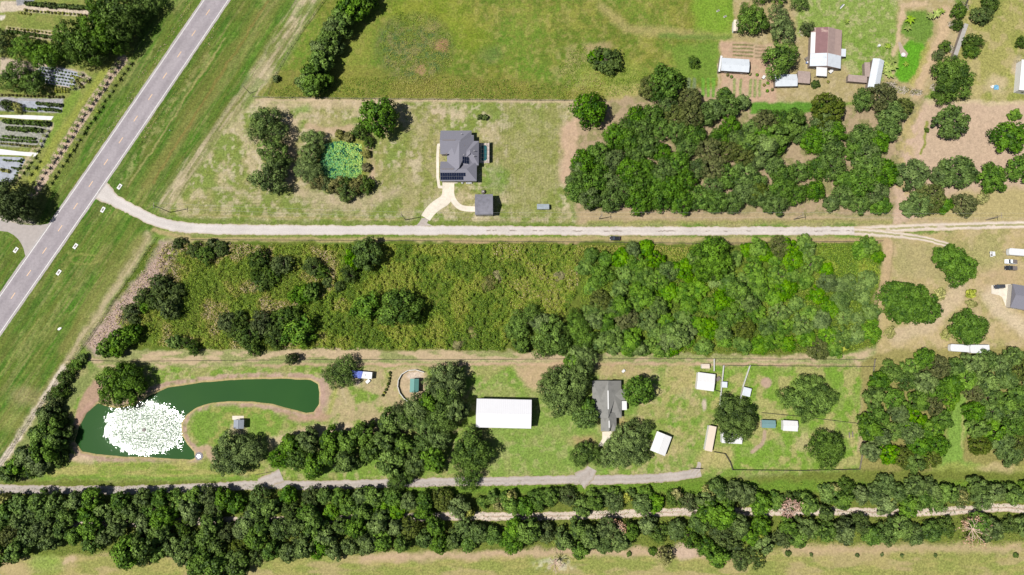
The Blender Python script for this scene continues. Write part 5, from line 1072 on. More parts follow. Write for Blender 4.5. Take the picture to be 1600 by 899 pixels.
# grey-roofed house (south)
c, ang, hx, hy = frame_from([(925,595),(971,595),(970,653),(929,653)], 3.0)
h2 = empty('house', (c.x, c.y, 0), ang, 'grey shingle-roofed house with white ridge strips between two oak groups', 'house')
def l2(px, py, h=3.0):
    p = Vector(G(px, py, h))-c; p = Matrix.Rotation(-ang, 2) @ p; return (p.x, p.y)
mb = MB()
def s2(x0, y0, x1, y1, ra, rb, rise, dz=0): a = l2(x0, y1); b = l2(x1, y0); roof_solid(mb, a[0], a[1], b[0], b[1], l2(*ra), l2(*rb), 3.0+dz, 3.0+rise, .18)
s2(926, 595, 970.5, 653, (949, 595), (949, 653), 2.3); s2(939, 645, 963, 674, (951, 645), (951, 674), 1.5, .01); s2(955, 608, 976, 626, (958, 617), (976, 617), 1.2, .02)
rf = mb.build('roof', M_shing2, h2)
for (x, ya, yb, z) in [(949,610,639,2.32),(951,657,668,1.52)]:
    a = l2(x, yb); b = l2(x, ya); MB().box(a[0]-.2, a[1], 3+z-.04, b[0]+.2, b[1], 3+z+.08).build('ridge_strip', M_trim, rf)
for (x0, y0, x1, y1) in [(928,597,969,651),(940.5,650,961.5,672)]:
    a = l2(x0, y1); b = l2(x1, y0); MB().box(a[0], a[1], 0, b[0], b[1], 2.9).build('wall', M_wall, h2)
a = l2(969, 641); b = l2(979.5, 627); MB().box(a[0], a[1], 2.5, b[0], b[1], 2.62).build('porch_roof', M_wmetal, h2)
for x in (a[0]+.2, b[0]-.2):
    for y in (a[1]+.2, b[1]-.2): MB().box(x-.06, y-.06, 0, x+.06, y+.06, 2.5).build('porch_post', M_trim, h2)
# right edge house
gable('house', [(1585,446),(1640,452),(1634,492),(1576,478)], 3.0, 2.4, True, M_shing, 'grey-roofed house cut by the right edge beside a concrete pad', 'house')
gable('metal_building', [(1601,96),(1650,100),(1640,150),(1588,138)], 3.6, 1.3, False, M_wmetal, 'white metal building cut by the right edge of the upper field', 'metal building', wall=M_wallw)
# homestead
r = gable('house', [(1268,44),(1317,47),(1312,108),(1265,103)], 3.0, 1.7, False, M_rust, 'house with a rusty and white metal roof in the upper homestead', 'house', wall=M_wood)
c, ang, hx, hy = frame_from([(1268,44),(1317,47),(1312,108),(1265,103)], 3.0)
def slope_sheet(name, x0, x1, y0, y1, m, dz=.05, par=None):
    def z(x): return 3.0+1.7*(1-abs(x)/hx)+dz
    V = [(x0, y0, z(x0)), (x1, y0, z(x1)), (x1, y1, z(x1)), (x0, y1, z(x0))]
    MB().add(V+[(a_, b_, c_-.04) for a_, b_, c_ in V], [(0,1,2,3),(7,6,5,4),(0,4,5,1),(1,5,6,2),(2,6,7,3),(3,7,4,0)]).build(name, m, par)
par = [o for o in r.children if o.name.startswith('roof')][0]
slope_sheet('white_sheet', -hx-.02, -.02, -hy-.02, -hy*.34, M_gmetal, .05, par); slope_sheet('white_sheet', .02, hx+.02, -hy-.02, -hy*.34, M_gmetal, .05, par)
slope_sheet('rusty_sheet', .02, hx*.5, -hy*.33, hy+.02, mat('rust_light', col(172,148,140), .8, noise=.12, nscale=.8, wave=('X', .5, .025)), .05, par)
slope_sheet('white_sheet', -hx-.02, -hx*.74, -hy*.33, hy*.75, M_wmetal, .05, par); slope_sheet('rusty_sheet', -hx*.73, -.02, -hy*.33, hy+.02, M_rust2, .055, par)
gable('lean_to', [(1313,77),(1322,77),(1321,89),(1312,88)], 2.5, .25, True, M_gmetal, 'small pale lean-to on the right side of the rusty-roofed house', 'lean-to', wall=M_wood, shed=True, door=False, over=.15)
gable('porch', [(1276,104),(1293,105),(1291,119.5),(1274.5,118.5)], 2.6, .3, True, M_wmetal, 'white metal porch roof below the rusty-roofed house', 'porch', openside=True, shed=True, over=.2)
gable('shed', [(1212,119),(1236,112.5),(1247,116),(1246,138),(1211,133)][0:1]+[(1243,114),(1248,137),(1210,133)], 2.6, .7, True, M_gmetal, 'pale metal shed partly under an oak beside the brown shed', 'shed', wall=M_wood)
gable('shed', [(1246,111),(1268,112),(1263,131),(1247,129)], 2.4, .5, True, mat('brown_sheet', col(180,160,150), .9, noise=.15, nscale=1.2, wave=('X', .4, .02)), 'brown weathered roof wedged between the pale shed and the porch', 'shed', wall=M_wood)
gable('shed', [(1127,90),(1171,93.5),(1170,113),(1127,111)], 2.9, .6, True, M_gmetal, 'wide pale metal shed between crop beds at the homestead', 'shed', wall=M_wood)
gable('lean_to', [(1124,87),(1127,87.5),(1127,112.5),(1124,112)], 2.3, .1, True, M_wmetal, 'narrow white strip roof at the left end of the pale shed', 'lean-to', wall=M_wood, shed=True, door=False, over=.1)
gable('shed', [(1366,92),(1382,95),(1373,141),(1354,136)], 3.0, .9, False, M_gmetal, 'long pale metal shed standing beside the banana plants', 'shed', wall=M_wood)
gable('lean_to', [(1352,98),(1361,98),(1358,120),(1350,120)], 2.3, .2, True, MATS['brown_sheet'], 'narrow brown roof along the left side of the long metal shed', 'lean-to', wall=M_wood, shed=True, door=False, over=.15)
gable('lean_to', [(1324,117),(1355,119),(1354,130),(1326,127)], 2.2, .2, True, MATS['brown_sheet'], 'low brown roof lying left of the long metal shed', 'lean-to', wall=M_wood, shed=True, door=False, over=.15)
gable('shed', [(1148,31),(1153,32),(1154,49),(1144.5,49)], 2.2, .4, False, M_tan, 'small white tapering shed left of the homestead oaks', 'shed', wall=M_wallw, over=.15)
q = G(1411, 86, .4); r = empty('water_tub', (q[0], q[1], 0), 0, 'round white tub on a sandy pad beside the bright ditch', 'tub'); MB().tube([(0,0,0),(0,0,.7)], [.85, .95], 18).build('tub_shell', M_trim, r); MB().tube([(0,0,.69),(0,0,.74)], [.97, .97], 18).build('rim', M_trim, r)
patch('sand_pad', [(1403,66),(1407,66),(1412,76),(1419,84),(1416,90),(1408,88),(1405,78)], .02, mat('pad_sand', col(186,168,150), .9, noise=.15))
# south sheds
gable('shed', [(1091,582),(1118,585),(1115,612),(1088,608)], 3.0, .4, True, M_wmetal, 'square white metal shed at the upper left corner of the paddock', 'shed', wall=M_wallw)
gable('shed', [(1096.5,569),(1109,569),(1108.5,576),(1096.5,576)], 1.8, .2, True, M_tan, 'small pinkish-white box shed just above the square white shed', 'shed', wall=M_wallw, over=.1, door=False)
gable('carport', [(1027,674.5),(1050.5,683),(1038,713),(1015.5,703)], 3.0, .5, False, M_wmetal, 'tilted white carport right of the oaks by the grey house', 'carport', openside=True)
gable('shed', [(1107,664.5),(1118.5,667),(1113.5,706.5),(1102,704)], 2.8, .15, True, M_tan, 'long narrow tan-roofed shed left of the paddock oaks', 'shed', wall=M_wallw, shed=True)
gable('shed', [(1128,596.5),(1136.5,597),(1136,606),(1127,605.5)], 2.0, .15, True, M_gmetal, 'tiny pale shed against the first paddock fence', 'shed', shed=True, over=.1)
gable('shed', [(1162,604.5),(1174.5,608),(1171.5,620.5),(1159,617.5)], 2.2, .15, True, M_gmetal, 'small pale blue shed against the second paddock fence', 'shed', shed=True, over=.1)
gable('shed', [(1190.5,656.5),(1212,657),(1211.5,669.5),(1190,668.5)], 2.3, .5, True, M_teal2, 'small grey-green roofed shed right of the big paddock oaks', 'shed', over=.2)
gable('shed', [(1224,657),(1247,658),(1246,674.5),(1223,673)], 2.4, .5, True, M_wmetal, 'small white shed right of the grey-green roofed shed', 'shed', over=.2, wall=M_wallw)
gable('shed', [(1127.5,676),(1160,677),(1159,694.5),(1128,692)], 2.5, .5, True, M_wmetal, 'white shed half hidden under the paddock oaks', 'shed', over=.2, wall=M_wallw)
gable('shed', [(641,592),(654.5,592),(654,613.5),(640,613)], 2.8, .8, False, M_teal, 'teal-roofed shed inside the round pen', 'shed', over=.2)
# pavilion by the pond
gable('pavilion', [(365,656),(381,656),(381,670),(365,670)], 2.8, .7, False, mat('pavilion_roof', col(150,156,166), .6, noise=.1, nscale=1, wave=('Y', .5, .02)), 'small grey-roofed pavilion on the lawn inside the pond bend', 'pavilion', openside=True)
patch('concrete_pad', [(363,650),(381,650),(381,656),(363,656)], .03, M_conc)
gable('small_shed', [(839,319),(858,319),(858,327),(839,327)], 2.0, .2, True, mat('grey_tarp_roof', col(162,172,178), .7, noise=.15, nscale=1.2), 'small low grey shed alone on the lawn right of the garage', 'shed', over=.12)

# ------------------------------------------------------------------ fountain, tub ring, pads
q = G(225, 672, -.35); r = empty('fountain', (q[0], q[1], -.35), 0, 'dark floating fountain head in the middle of the glittering pond', 'fountain')
MB().tube([(0,0,-.1),(0,0,.12),(0,0,.22)], [.75,.8,.45], 14).build('float', M_door, r); MB().tube([(0,0,.1),(0,0,.7)], [.18,.1], 8).build('nozzle', M_door, r)
q = G(311, 713, 0); r = empty('drain_basin', (q[0], q[1], 0), 0, 'round grey concrete drain basin at the lower pond corner', 'drain'); MB().tube([(0,0,-.2),(0,0,.12)], 1.7, 20).build('basin_pad', mat('grey_gravel', col(150,146,150), .9, noise=.2, nscale=3), r); MB().tube([(0,0,.1),(0,0,.3)], .8, 16).build('grate', M_alu, r)
q = G(93, 514, 0.2); r = empty('stone', (q[0], q[1], 0), .4, 'pale flat stone lying on the green verge', 'stone'); MB().prism([(-.9,-.3),(-.2,-.6),(.9,-.2),(1,.3),(.1,.6),(-.8,.3)], -.05, .3).build('slab', M_trim, r, bevel=.08)

# culvert ends
for i, (x, y, a) in enumerate([(118,385,1.0),(92,426,1.0),(187,292,1.0),(161,328,1.1),(25,391,1.0)]):
    q = G(x, y); lab = ['white concrete culvert end between the highway and the dirt driveway, middle of the right side', 'lowest white concrete culvert end on the right highway verge', 'white concrete culvert end above the mouth of the sand road', 'white concrete culvert end just below the sand road mouth', 'white concrete culvert end on the left verge beside the side road'][i]
    r = empty('culvert_end', (q[0], q[1], 0), a, lab, 'culvert', 'white concrete culvert ends')
    mb = MB(); mb.box(-1.25, -.72, -.1, 1.25, -.34, .16); mb.box(-1.25, .34, -.1, 1.25, .72, .16); mb.box(-1.25, -.34, -.1, -.6, .34, .158); mb.box(.72, -.34, -.1, 1.25, .34, .158); mb.build('headwall', M_trim, r)
    MB().box(-.6, -.34, -.1, .72, .34, .02).build('opening', M_door, r)

# ------------------------------------------------------------------ poles and wires
M_pole = mat('pole_wood', col(170,156,140), .9, noise=.15, nscale=2)
def upole(px, py, H, label, arm=True):
    x, y = G(px, py, 0); r = empty('utility_pole', (x, y, 0), .0, label, 'utility pole', 'utility poles along the sand road')
    MB().tube([(0,0,-.2),(0,0,H)], [.2,.13], 8).build('pole', M_pole, r)
    if arm:
        MB().box(-.07, -1.1, H-.7, .07, 1.1, H-.56).build('crossarm', M_pole, r)
        for yy in (-1, 0, 1): MB().tube([(0, yy, H-.56),(0, yy, H-.35)], .06, 6).build('insulator', M_trim, r)
    return (x, y, H)
poles = [upole(*p) for p in [(266,332,14,'tall utility pole at the left end of the wire by the verge'), (634,344,12,'utility pole beside the mouth of the curved driveway'), (936,342.5,10,'utility pole above the parked black car'), (1240,343,10,'utility pole below the right end of the grove'), (1540,344,10,'utility pole above the two-track sand road at the right')]]
poles.append((G(1800, 345)[0], G(1800, 345)[1], 10))
M_wire = mat('wire', (.3, .3, .3), .5, noise=.02)
for i, (a, b) in enumerate(zip(poles[:-1], poles[1:])):
    mb = MB()
    for oy in (-1, 1):
        pts = [(a[0]+(b[0]-a[0])*t, a[1]+(b[1]-a[1])*t+oy, (a[2]+(b[2]-a[2])*t)-.35-1.2*4*t*(1-t)) for t in [k/12 for k in range(13)]]
        mb.tube(pts, .02, 4)
    o = mb.build('power_line', M_wire); tag(o, ['pair of wires from the tall left pole to the driveway pole', 'pair of wires from the driveway pole to the pole above the car', 'pair of wires passing along the foot of the dense grove', 'pair of wires over the fork of the sand road', 'pair of wires leaving the frame at the right'][i], 'power line', 'power lines along the sand road')
x, y = G(391, 146); r = empty('utility_pole', (x, y, 0), 0, 'leaning pole at the corner of the pasture fence', 'utility pole'); MB().tube([(0,0,-.2),(-.5,.4,7)], [.16,.1], 8).build('pole', M_pole, r)
q = G(267, 205); r = empty('marker_post', (q[0], q[1], 0), 0, 'short white marker post standing on the verge', 'marker post'); MB().tube([(0,0,0),(0,0,1.1)], .14, 8).build('post', M_trim, r); MB().tube([(0,0,1.1),(0,0,1.3)], [.2,.12], 8).build('cap', M_trim, r)

# ------------------------------------------------------------------ fences
M_fw = mat('fence_wood', col(136,126,116), .9, noise=.15); M_fwh = mat('fence_white', col(226,224,216), .7, noise=.06); M_fdk = mat('fence_dark', (.05, .045, .04), .8, noise=.1)
pm = {}
def post_mesh(m, h, r):
    k = (m.name, h, r)
    if k not in pm:
        mb = MB().box(-r, -r, -.1, r, r, h); me = bpy.data.meshes.new('post'); me.from_pydata(mb.v, [], mb.f); me.materials.append(m); pm[k] = me
    return pm[k]
def fence(pts, label, m=M_fw, h=1.3, gap=5, rails=(.4, .8, 1.2), rr=.035, wide=None, name='fence', solid=0):
    P = [Vector(G(*p)) for p in pts]; o0 = P[0]; root = empty(name, (o0.x, o0.y, 0), 0, label, 'fence')
    tot = sum((b-a).length for a, b in zip(P[:-1], P[1:])); gap = max(gap, tot/85)
    Q = resample(P, gap)
    for q in Q: o = bpy.data.objects.new('post', post_mesh(m, h, .07)); link(o, root); o.location = (q.x-o0.x, q.y-o0.y, 0)
    for z in rails:
        mb = MB()
        for a, b in zip(P[:-1], P[1:]):
            if solid:
                t = (b-a).normalized(); n = Vector((-t.y, t.x))*.03
                wd_ = wide or .05; n = n/.03*wd_; c_ = [a-n-o0, b-n-o0, b+n-o0, a+n-o0]; mb.prism([(v.x, v.y) for v in c_], z-solid, z)
            else: mb.tube([(a.x-o0.x, a.y-o0.y, z), (b.x-o0.x, b.y-o0.y, z)], rr, 4)
        mb.build('rail', m, root)
fence([(512,-4),(476,44),(450,84),(433,115),(426,130),(420,148)], 'wire fence slanting along the right verge to the pasture corner', M_fdk, 1.3, 3.4)
fence([(396,152),(420,153),(660,156),(900,158)], 'wire fence along the bottom edge of the north pasture', M_fw)
fence([(300,375),(700,377),(950,379),(1100,381),(1378,377)], 'wire fence between the sand road and the overgrown field', M_fdk, 1.2)
fence([(245,372),(190,452),(140,530),(104,575),(55,645),(0,728),(-40,790)], 'wire fence slanting down the left edge of the field to the hedge', M_fdk, 1.3, 4)
fence([(104,563),(200,565),(420,563),(560,562),(800,562),(890,561),(1100,561),(1340,562),(1368,561)], 'long wire fence along the lane above the southern properties', M_fdk, 1.2)
fence([(1366,562),(1364,577),(1355,640),(1348,700),(1342,733)], 'grey plank fence down the right side of the paddock', M_fw, 1.3, 3, solid=.14)
fence([(1128,571),(1200,572),(1366,573)], 'dark rail fence along the top of the paddock', M_fdk, 1.4, 3, solid=.16)
fence([(1115,561),(1115,580)], 'short pale plank fence above the square white shed', M_fwh, 1.4, 2, solid=.3, wide=.13)
fence([(1130,571),(1127,600),(1125,622),(1123,650)], 'pale plank fence down the left side of the paddock', M_fwh, 1.4, 2.5, solid=.3, wide=.13)
fence([(1117,610),(1127,613)], 'short dark gate between the square white shed and the paddock', M_fdk, 1.3, 2, solid=.25)
fence([(1171,571),(1160,604),(1155,630)], 'slanting pale plank fence inside the paddock', M_fwh, 1.4, 2.5, solid=.3, wide=.13)
fence([(1115,706),(1132,709),(1140,722),(1144,734),(1250,735),(1342,733)], 'dark plank fence along the bottom of the paddock', M_fdk, 1.3, 2.5, solid=.16)
fence([(1190,645),(1240,650),(1350,663)], 'low wire fence crossing the middle of the paddock', M_fw, 1.1, 4)
fence([(663,582),(650,578),(638,579),(628,585),(623,594),(622,604),(625,614),(631,622),(637,627)], 'curved white rail fence of the round pen', M_fwh, 1.4, 2, solid=.12, wide=.15)
gable('shed', [(1508.5,37),(1514,39),(1494,90),(1487.5,87.5)], 2.3, .15, True, mat('old_grey_sheet', col(184,178,170), .85, noise=.15, nscale=1, wave=('Y', .5, .02)), 'long narrow grey-roofed shelter slanting beside the right field', 'shed', wall=M_wood, shed=True, door=False, over=.1)
fence([(1505,15),(1513,-4)], 'short dark plank fence at the top right field corner', M_fdk, 1.5, 3, solid=.3, wide=.13)
fence([(400,742),(425,737)], 'short low fence above the marl lane left of the trees', M_fw, 1.0, 2)
fence([(1079,731.5),(1097,732.5)], 'dark gate across the right end of the marl lane', M_fdk, 1.2, 2.5, solid=.2, name='gate')

# ------------------------------------------------------------------ vehicles
M_tyre = mat('tyre', (.02, .02, .02), .8, noise=.1); M_rim = mat('rim', (.4, .4, .42), .3, metal=.8, noise=.05); M_lamp = mat('lamp_glass', (.7, .7, .68), .15, noise=.02); M_red = mat('tail_lamp', (.35, .02, .02), .3, noise=.02)
def car(px, py, ang, paint_c, label, kind='sedan', Lc=4.6, W=1.85, name='parked_car', group=None, cat='car'):
    x, y = G(px, py, .8); r = empty(name, (x, y, 0), ang, label, cat, group)
    mp = mat('car_paint_%d_%d' % (int(paint_c[0]*1000), int(paint_c[2]*1000)), paint_c, .25, spec=.6, noise=.02)
    h = Lc/2; top = {'sedan': 1.42, 'suv': 1.75, 'pickup': 1.8}[kind]; belt = .92 if kind == 'sedan' else 1.08
    sec = [(-h, .62, .8), (-h+.12, belt-.08, .93), (-h+1, belt, 1), (0, belt, 1), (h-1.2, belt-.03, 1), (h-.2, belt-.18, .92), (h, .6, .78)]
    mb = MB(); V = []; F = []
    for sx, sz, sw in sec:
        w_ = W/2*sw; V += [(sx, -w_, .28), (sx, -w_, sz*.72), (sx, -w_*.9, sz), (sx, 0, sz+.03), (sx, w_*.9, sz), (sx, w_, sz*.72), (sx, w_, .28)]
    for i in range(len(sec)-1):
        for k in range(6): a = i*7+k; F.append((a, a+1, a+8, a+7))
        F.append((i*7+6, i*7, i*7+7, i*7+13))
    F += [tuple(range(7))[::-1], tuple(range(42, 49))]; body = mb.add(V, F).build('body', mp, r, bevel=.04)
    if kind == 'pickup':
        cb = (-.35, 1.25, .1, .95); MB().box(-h+.15, -W/2+.12, belt-.01, -.5, W/2-.12, belt+.035).build('bed_cover', M_door, r)
    else: cb = (-h+.45, 1.05, -h+.95, .35) if kind == 'sedan' else (-h+.2, 1.2, -h+.5, .55)
    w0, w1 = W/2*.88, W/2*.7
    V = [(cb[0], -w0, belt), (cb[1], -w0, belt), (cb[1], w0, belt), (cb[0], w0, belt), (cb[2], -w1, top-.03), (cb[3], -w1, top-.03), (cb[3], w1, top-.03), (cb[2], w1, top-.03)]
    MB().add(V, [(0,3,2,1),(4,5,6,7),(0,1,5,4),(1,2,6,5),(2,3,7,6),(3,0,4,7)]).build('windows', M_glass, r)
    MB().box(cb[2]-.03, -w1-.03, top-.035, cb[3]+.03, w1+.03, top+.02).build('roof_panel', mp, r, bevel=.02)
    for sx in (-h+.85, h-.9):
        for sy in (-1, 1):
            wh = MB().tube([(sx, sy*(W/2-.2), .33), (sx, sy*(W/2+.01), .33)], .33, 14).build('wheel', M_tyre, r); MB().tube([(sx, sy*(W/2), .33), (sx, sy*(W/2+.025), .33)], .19, 10).build('rim', M_rim, wh)
    for sy in (-1, 1):
        MB().box(h-.2, sy*W*.36-.16, .6, h-.03, sy*W*.36+.16, .74).build('headlight', M_lamp, r); MB().box(-h+.01, sy*W*.36-.15, .62, -h+.12, sy*W*.36+.15, .78).build('tail_light', M_red, r)
        MB().box(.75, sy*(W/2)-.08+sy*.06, .98, .95, sy*(W/2)+.08+sy*.06, 1.12).build('mirror', mp, r)
    return r
car(961.5, 372.5, PI-.02, (.012, .012, .016), 'black car parked on the grass below the sand road', 'sedan', 4.8, 1.9)
car(1580, 419, PI-.05, (.02, .02, .024), 'black pickup truck parked below the silver one at the right', 'pickup', 5.3, 2.0, 'pickup_truck', cat='pickup truck')
car(1580, 409, PI-.05, (.6, .62, .64), 'silver pickup truck parked between the white trailer and the black truck', 'pickup', 5.3, 2.0, 'pickup_truck', cat='pickup truck')
car(1562, 448, PI+.08, (.04, .04, .045), 'dark car on the concrete pad of the right edge house', 'suv', 4.6, 1.9)
M_wp = mat('white_gel', col(240,240,240), .3, spec=.5, noise=.03)
def trailer(px4, h, label, name='trailer', m=M_wp, rz=0, side=-1, axles=2, cat='trailer'):
    c, ang, hx, hy = frame_from(px4, h); r = empty(name, (c.x, c.y, 0), ang+rz, label, cat)
    n = 7; prof = [(hx*math.cos(t)*.0+(-hx+.5-.5*math.sin(t)) if 0 else 0, 0) for t in range(0)]
    poly = [(hx, -hy), (hx, hy), (-hx+.5, hy), (-hx+.12, hy*.75), (-hx, 0), (-hx+.12, -hy*.75), (-hx+.5, -hy)]
    MB().prism(poly, .55, h).build('body', m, r, bevel=.1)
    MB().box(-hx-1.1, -.06, .5, -hx+.3, .06, .6).build('hitch', M_door, r)
    for k in range(axles):
        for sy in (-1, 1): MB().tube([(-.4+k*.9, sy*(hy-.25), .36), (-.4+k*.9, sy*(hy+.02), .36)], .36, 12).build('wheel', M_tyre, r)
    return r, hx, hy
r, hx, hy = trailer([(1577,388),(1612,390),(1612,401),(1577,398)], 2.5, 'long white camper trailer cut by the right edge above the trucks')
MB().box(-.5, -.3, 2.49, .2, .3, 2.68).build('roof_vent', M_trim, r)
r, hx, hy = trailer([(1486,537.5),(1515,539.5),(1515,550.5),(1485,549)], 2.6, 'left one of two white trailers between the round oak and the wood')
r, hx, hy = trailer([(1517,539),(1546,539),(1547,552),(1515.5,552)], 2.6, 'right one of two white trailers between the round oak and the wood')
r, hx, hy = trailer([(549,579),(582,582),(580.5,592.5),(548,590)], 2.6, 'white camper with a blue tarp over its left half under the oaks', 'camper', cat='camper')
MB().add([(-hx+.1, -hy-.06, 2.66), (0, -hy-.06, 2.67), (.5, hy+.04, 2.68), (-hx+.1, hy+.06, 2.66), (-hx+.1, -hy-.06, 1.8), (0, -hy-.06, 1.8), (.5, hy+.04, 1.8), (-hx+.1, hy+.06, 1.8)], [(0,1,2,3),(0,4,5,1),(2,6,7,3),(3,7,4,0),(1,5,6,2),(7,6,5,4)]).build('blue_tarp', mat('blue_tarp', col(70,96,190), .5, noise=.3, nscale=1.5, bump=.1, bscale=2), r)
MB().box(.8, -.4, 2.59, 1.6, .4, 2.85).build('roof_unit', M_trim, r)
# golf cart
x, y = G(1551, 397, 1.2); r = empty('golf_cart', (x, y, 0), PI/2, 'small white cart alone on the grass left of the white trailer', 'cart')
MB().box(-1.2, -.6, .3, 1.2, .6, .7).build('body', M_wp, r, bevel=.1); MB().box(-1.0, -.62, 1.85, .9, .62, 1.92).build('canopy', M_wp, r); MB().box(-.6, -.5, .7, -.1, .5, .95).build('seat', M_door, r); MB().box(-.75, -.5, .9, -.6, .5, 1.35).build('backrest', M_door, r)
for sx in (-.9, .8):
    for sy in (-.55, .55): MB().tube([(sx, sy, .7), (sx, sy, 1.86)], .03, 6).build('canopy_post', M_alu, r)
for sx in (-.8, .8):
    for sy in (-1, 1): MB().tube([(sx, sy*.5, .25), (sx, sy*.64, .25)], .25, 10).build('wheel', M_tyre, r)
# blue and white tarp
x, y = G(1556, 136.5, .3); r = empty('ground_tarp', (x, y, 0), 0, 'crumpled light blue and white tarp on a bare patch of the upper right field', 'tarp')
rs = random.Random(4)
def crump(x0, x1, y0, y1, m, nm):
    V = []; n = 7
    for j in range(n):
        for i in range(n): V.append((x0+(x1-x0)*i/(n-1)+rs.uniform(-.15, .15), y0+(y1-y0)*j/(n-1)+rs.uniform(-.15, .15)-abs(i-3)*.06, .08+rs.uniform(0, .45)))
    MB().add(V, [(j*n+i, j*n+i+1, (j+1)*n+i+1, (j+1)*n+i) for j in range(n-1) for i in range(n-1)]).build(nm, m, r)
crump(-.9, 1.3, -1.0, 1.0, mat('light_blue_sheet', col(130,190,222), .5, noise=.15, nscale=2), 'blue_sheet'); crump(-2.3, -.95, -.5, .9, M_trim, 'white_sheet')
# scrap pieces
for i, (px_, py_, lab, m) in enumerate([(1316,10,'white and grey scrap pile at the top of the homestead lawn', M_trim), (1373,72,'small white drum beside a banana plant on the homestead lawn', M_trim), (1122,17,'left one of two white cow-sized objects in the upper pasture', M_trim), (1133,26,'right one of two white objects in the upper pasture', M_trim), (1327,680,'left plank bench by the right paddock fence', M_fw), (1332,679,'right plank bench by the right paddock fence', M_fw)]):
    x, y = G(px_, py_, .3)
    if i in (0,):
        r = empty('scrap_pile', (x, y, 0), .8, lab, 'scrap pile'); MB().box(-1.4,-.3,0,1.4,.1,.3).build('board', m, r); MB().box(-1,.15,0,1.2,.5,.2).build('sheet', M_alu, r)
    elif i == 1:
        r = empty('drum', (x, y, 0), 0, lab, 'drum'); MB().tube([(0,0,0),(0,0,.9)], .55, 14).build('shell', m, r); MB().tube([(0,0,.9),(0,0,.94)], .58, 14).build('rim', m, r)
    elif i < 4:
        r = empty('feed_tub', (x, y, 0), .5, lab.replace('cow-sized object', 'feed tub').replace('white objects', 'white feed tubs'), 'feed tub'); MB().box(-.7,-.35,0,.7,.35,.4).build('tub', m, r, bevel=.08); MB().box(-.6,-.25,.39,.6,.25,.41).build('feed', M_fw, r)
    else:
        r = empty('bench', (x, y, 0), PI/2, lab, 'bench', 'plank benches in the paddock'); MB().box(-1.2,-.25,.42,1.2,.25,.48).build('seat', m, r)
        for sx in (-1, 1): MB().box(sx*1-.05,-.2,0,sx*1+.05,.2,.42).build('leg', m, r)

for i, (px_, py_, lab, nm_, s_) in enumerate([(1262,92,'stack of dark crates on the left side of the rusty-roofed house','crate',1.2),(1261,98,'blue barrel below the dark crates by the rusty-roofed house','barrel',.5),(1298,112,'pale box right of the white porch roof','crate',.9),(1193,121,'wooden crate between the two pale metal sheds','crate',.8),(1162,114,'blue barrel below the wide pale metal shed','barrel',.6),(1122,592,'grey water trough beside the square white shed','trough',1.0),(974,580,'small pale box above the grey-roofed house','crate',.7),(575,596,'pale table standing below the camper','crate',.9),(560,597,'dark box in the shade below the camper','crate',.9)]):
    x, y = G(px_, py_, .4); r = empty(nm_, (x, y, 0), rs.uniform(0, 1), lab, nm_)
    if nm_ == 'barrel': MB().tube([(0,0,0),(0,0,.45),(0,0,.9)], [s_*.9, s_, s_*.9], 14).build('shell', mat('blue_plastic', (.03,.12,.4), .4, noise=.05), r); MB().tube([(0,0,.89),(0,0,.93)], s_*.8, 12).build('lid', M_trim, r)
    else:
        MB().box(-s_,-s_*.7,0,s_,s_*.7,.7).build('body', M_fw if i % 2 else M_fdk, r, bevel=.04); MB().box(-s_*1.04,-s_*.74,.69,s_*1.04,s_*.74,.76).build('lid', M_trim if 'pale' in lab else M_fw, r)
# ------------------------------------------------------------------ labels of the trees
LM = [((788,646),'the white barn'),((947,625),'the grey-roofed house'),((716,245),'the solar-panelled house'),((756,319),'the grey garage'),((534,250),'the lily pond'),((225,672),'the pond fountain'),((372,661),'the small pavilion'),
      ((961,373),'the black car'),((1290,80),'the rusty-roofed house'),((1366,115),'the long metal shed'),((1150,101),'the wide pale shed'),((1500,545),'the left white trailer'),((648,602),'the teal-roofed shed'),((1103,597),'the square white shed'),
      ((1032,693),'the tilted white carport'),((565,586),'the blue-tarped camper'),((1520,828),'the large dead tree'),((962,828),'the dry pinkish tree'),((1233,792),'the small reddish tree'),((0,800),'the left photo edge below'),((1600,800),'the right photo edge below'),
      ((250,360),'the sand road bend'),((498,612),'the right tip of the crescent pond'),((1360,361),'the sand road fork'),((311,713),'the round drain basin'),((424,750),'the marl lane widening'),((920,745),'the marl lane spur'),((1094,735),'the marl lane gate'),
      ((1342,733),'the lower right paddock corner'),((1366,562),'the upper right paddock corner'),((1578,414),'the two pickup trucks'),((1590,117),'the white metal building'),((40,350),'the side road'),((60,184),'the upper white nursery path'),((88,120),'the grey cloth bed'),((700,806),'the exposed sand lane middle'),
      ((848,323),'the small low grey shed'),((1235,665),'the small white paddock shed'),((648,75),'the weedy pasture circle'),((338,0),'the top of the highway'),((868,880),'the fallen grey tree'),((1233,865),'the bottom pasture bush line')]
TONE = {'oak': ('dark green', 'oak'), 'grove': ('mid green', 'rounded tree'), 'thick': ('bright green', 'bushy tree'), 'bush': ('dark', 'shrub'), 'olive': ('brownish olive', 'shrub'), 'pale': ('pale yellow-green', 'bush')}
from collections import defaultdict
bk = defaultdict(list)
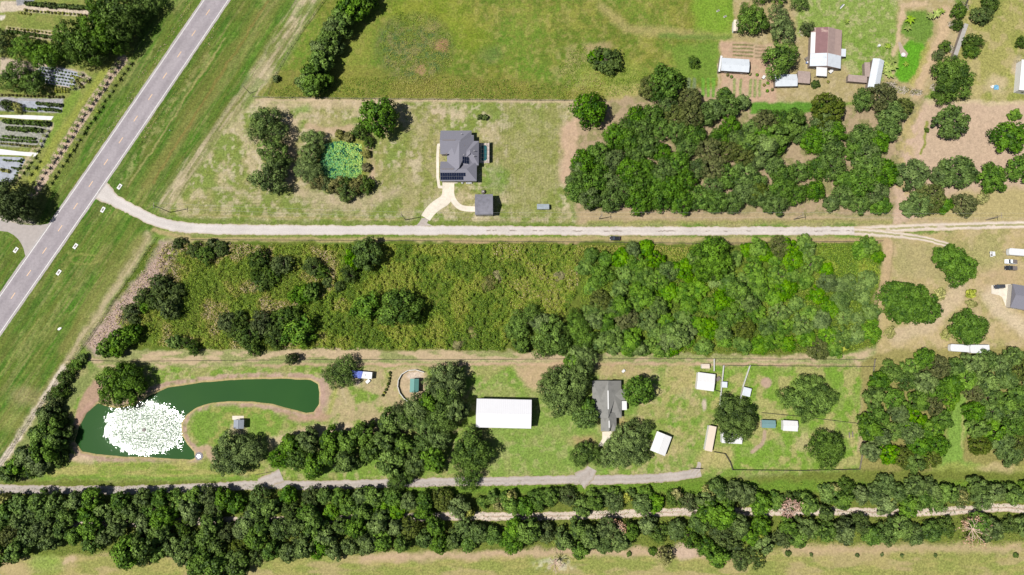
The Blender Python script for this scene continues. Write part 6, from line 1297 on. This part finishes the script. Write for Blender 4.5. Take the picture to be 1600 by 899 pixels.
for t in TREES:
    d, nm = min((math.hypot(t['px']-p[0], t['py']-p[1]), n) for p, n in LM); t['d'] = d; bk[(t['cl'], t['kd'], nm)].append(t)
CS = {'the dense grove above the sand road': 'dense grove', 'the grove below the metal-roofed homestead': 'homestead grove', 'the dark clump left of the lily pond': 'dark clump', 'the lily pond surround': 'pond edge',
 'the slanting row beside the pasture': 'slanting pasture row', 'the pasture corner': 'pasture corner', 'the fence line by the verge': 'verge fence', 'the lawn above the solar-panelled house': 'upper lawn', 'the homestead yard': 'homestead yard',
 'the fence side of the right field': 'right field edge', 'the right edge field': 'right field', 'the orchard right of the dirt gap': 'right orchard', 'the overgrown middle field': 'middle field', 'the bright green thicket': 'bright thicket',
 'the sandy lot at the right': 'sandy lot', 'the wood right of the paddock': 'paddock wood', 'the bank of the crescent pond': 'pond bank', 'the slanting hedge of trees by the left fence': 'left hedge', 'the camper spot': 'camper spot',
 'the lane above the pond': 'upper lane', 'the tree mass left of the white barn': 'tree mass', 'the marl lane verge': 'lane verge', 'the grey-roofed house': 'house garden', 'the fenced paddock': 'paddock', 'the north line of the bottom woods': 'bottom woods north line',
 'the south line of the bottom woods': 'bottom woods south line', 'the bottom woods': 'bottom woods gaps', 'the bottom pasture': 'bottom pasture', 'the big nursery oaks': 'big nursery clump', 'the small nursery oaks': 'nursery beds', 'the oaks beside the side road': 'side road clump'}
for (cl, kd, nm), L_ in bk.items():
    L_.sort(key=lambda t: t['d'])
    for i, t in enumerate(L_):
        tone, word = TONE[kd]; size = 'large ' if t['r'] >= 22 else ('small ' if t['r'] < 12 else ''); o = t['o']
        f = lambda s: '%s%s %s, %snearest to %s, in the %s' % (s, tone, word, ordw(i), nm, CS.get(cl, cl))
        lab = f(size)
        if len(lab.split()) > 16: lab = f('')
        if len(lab.split()) > 16: lab = lab.replace(', in the ', ', ')
        o['label'] = lab; o['category'] = 'shrub' if kd in ('bush', 'olive', 'pale') else 'tree'
        o['group'] = t['group'] or ('shrubs and trees of '+cl)
cnt = {}
for t in TREES: cnt[t['kd']] = cnt.get(t['kd'], 0)+1
print('TREES', cnt)
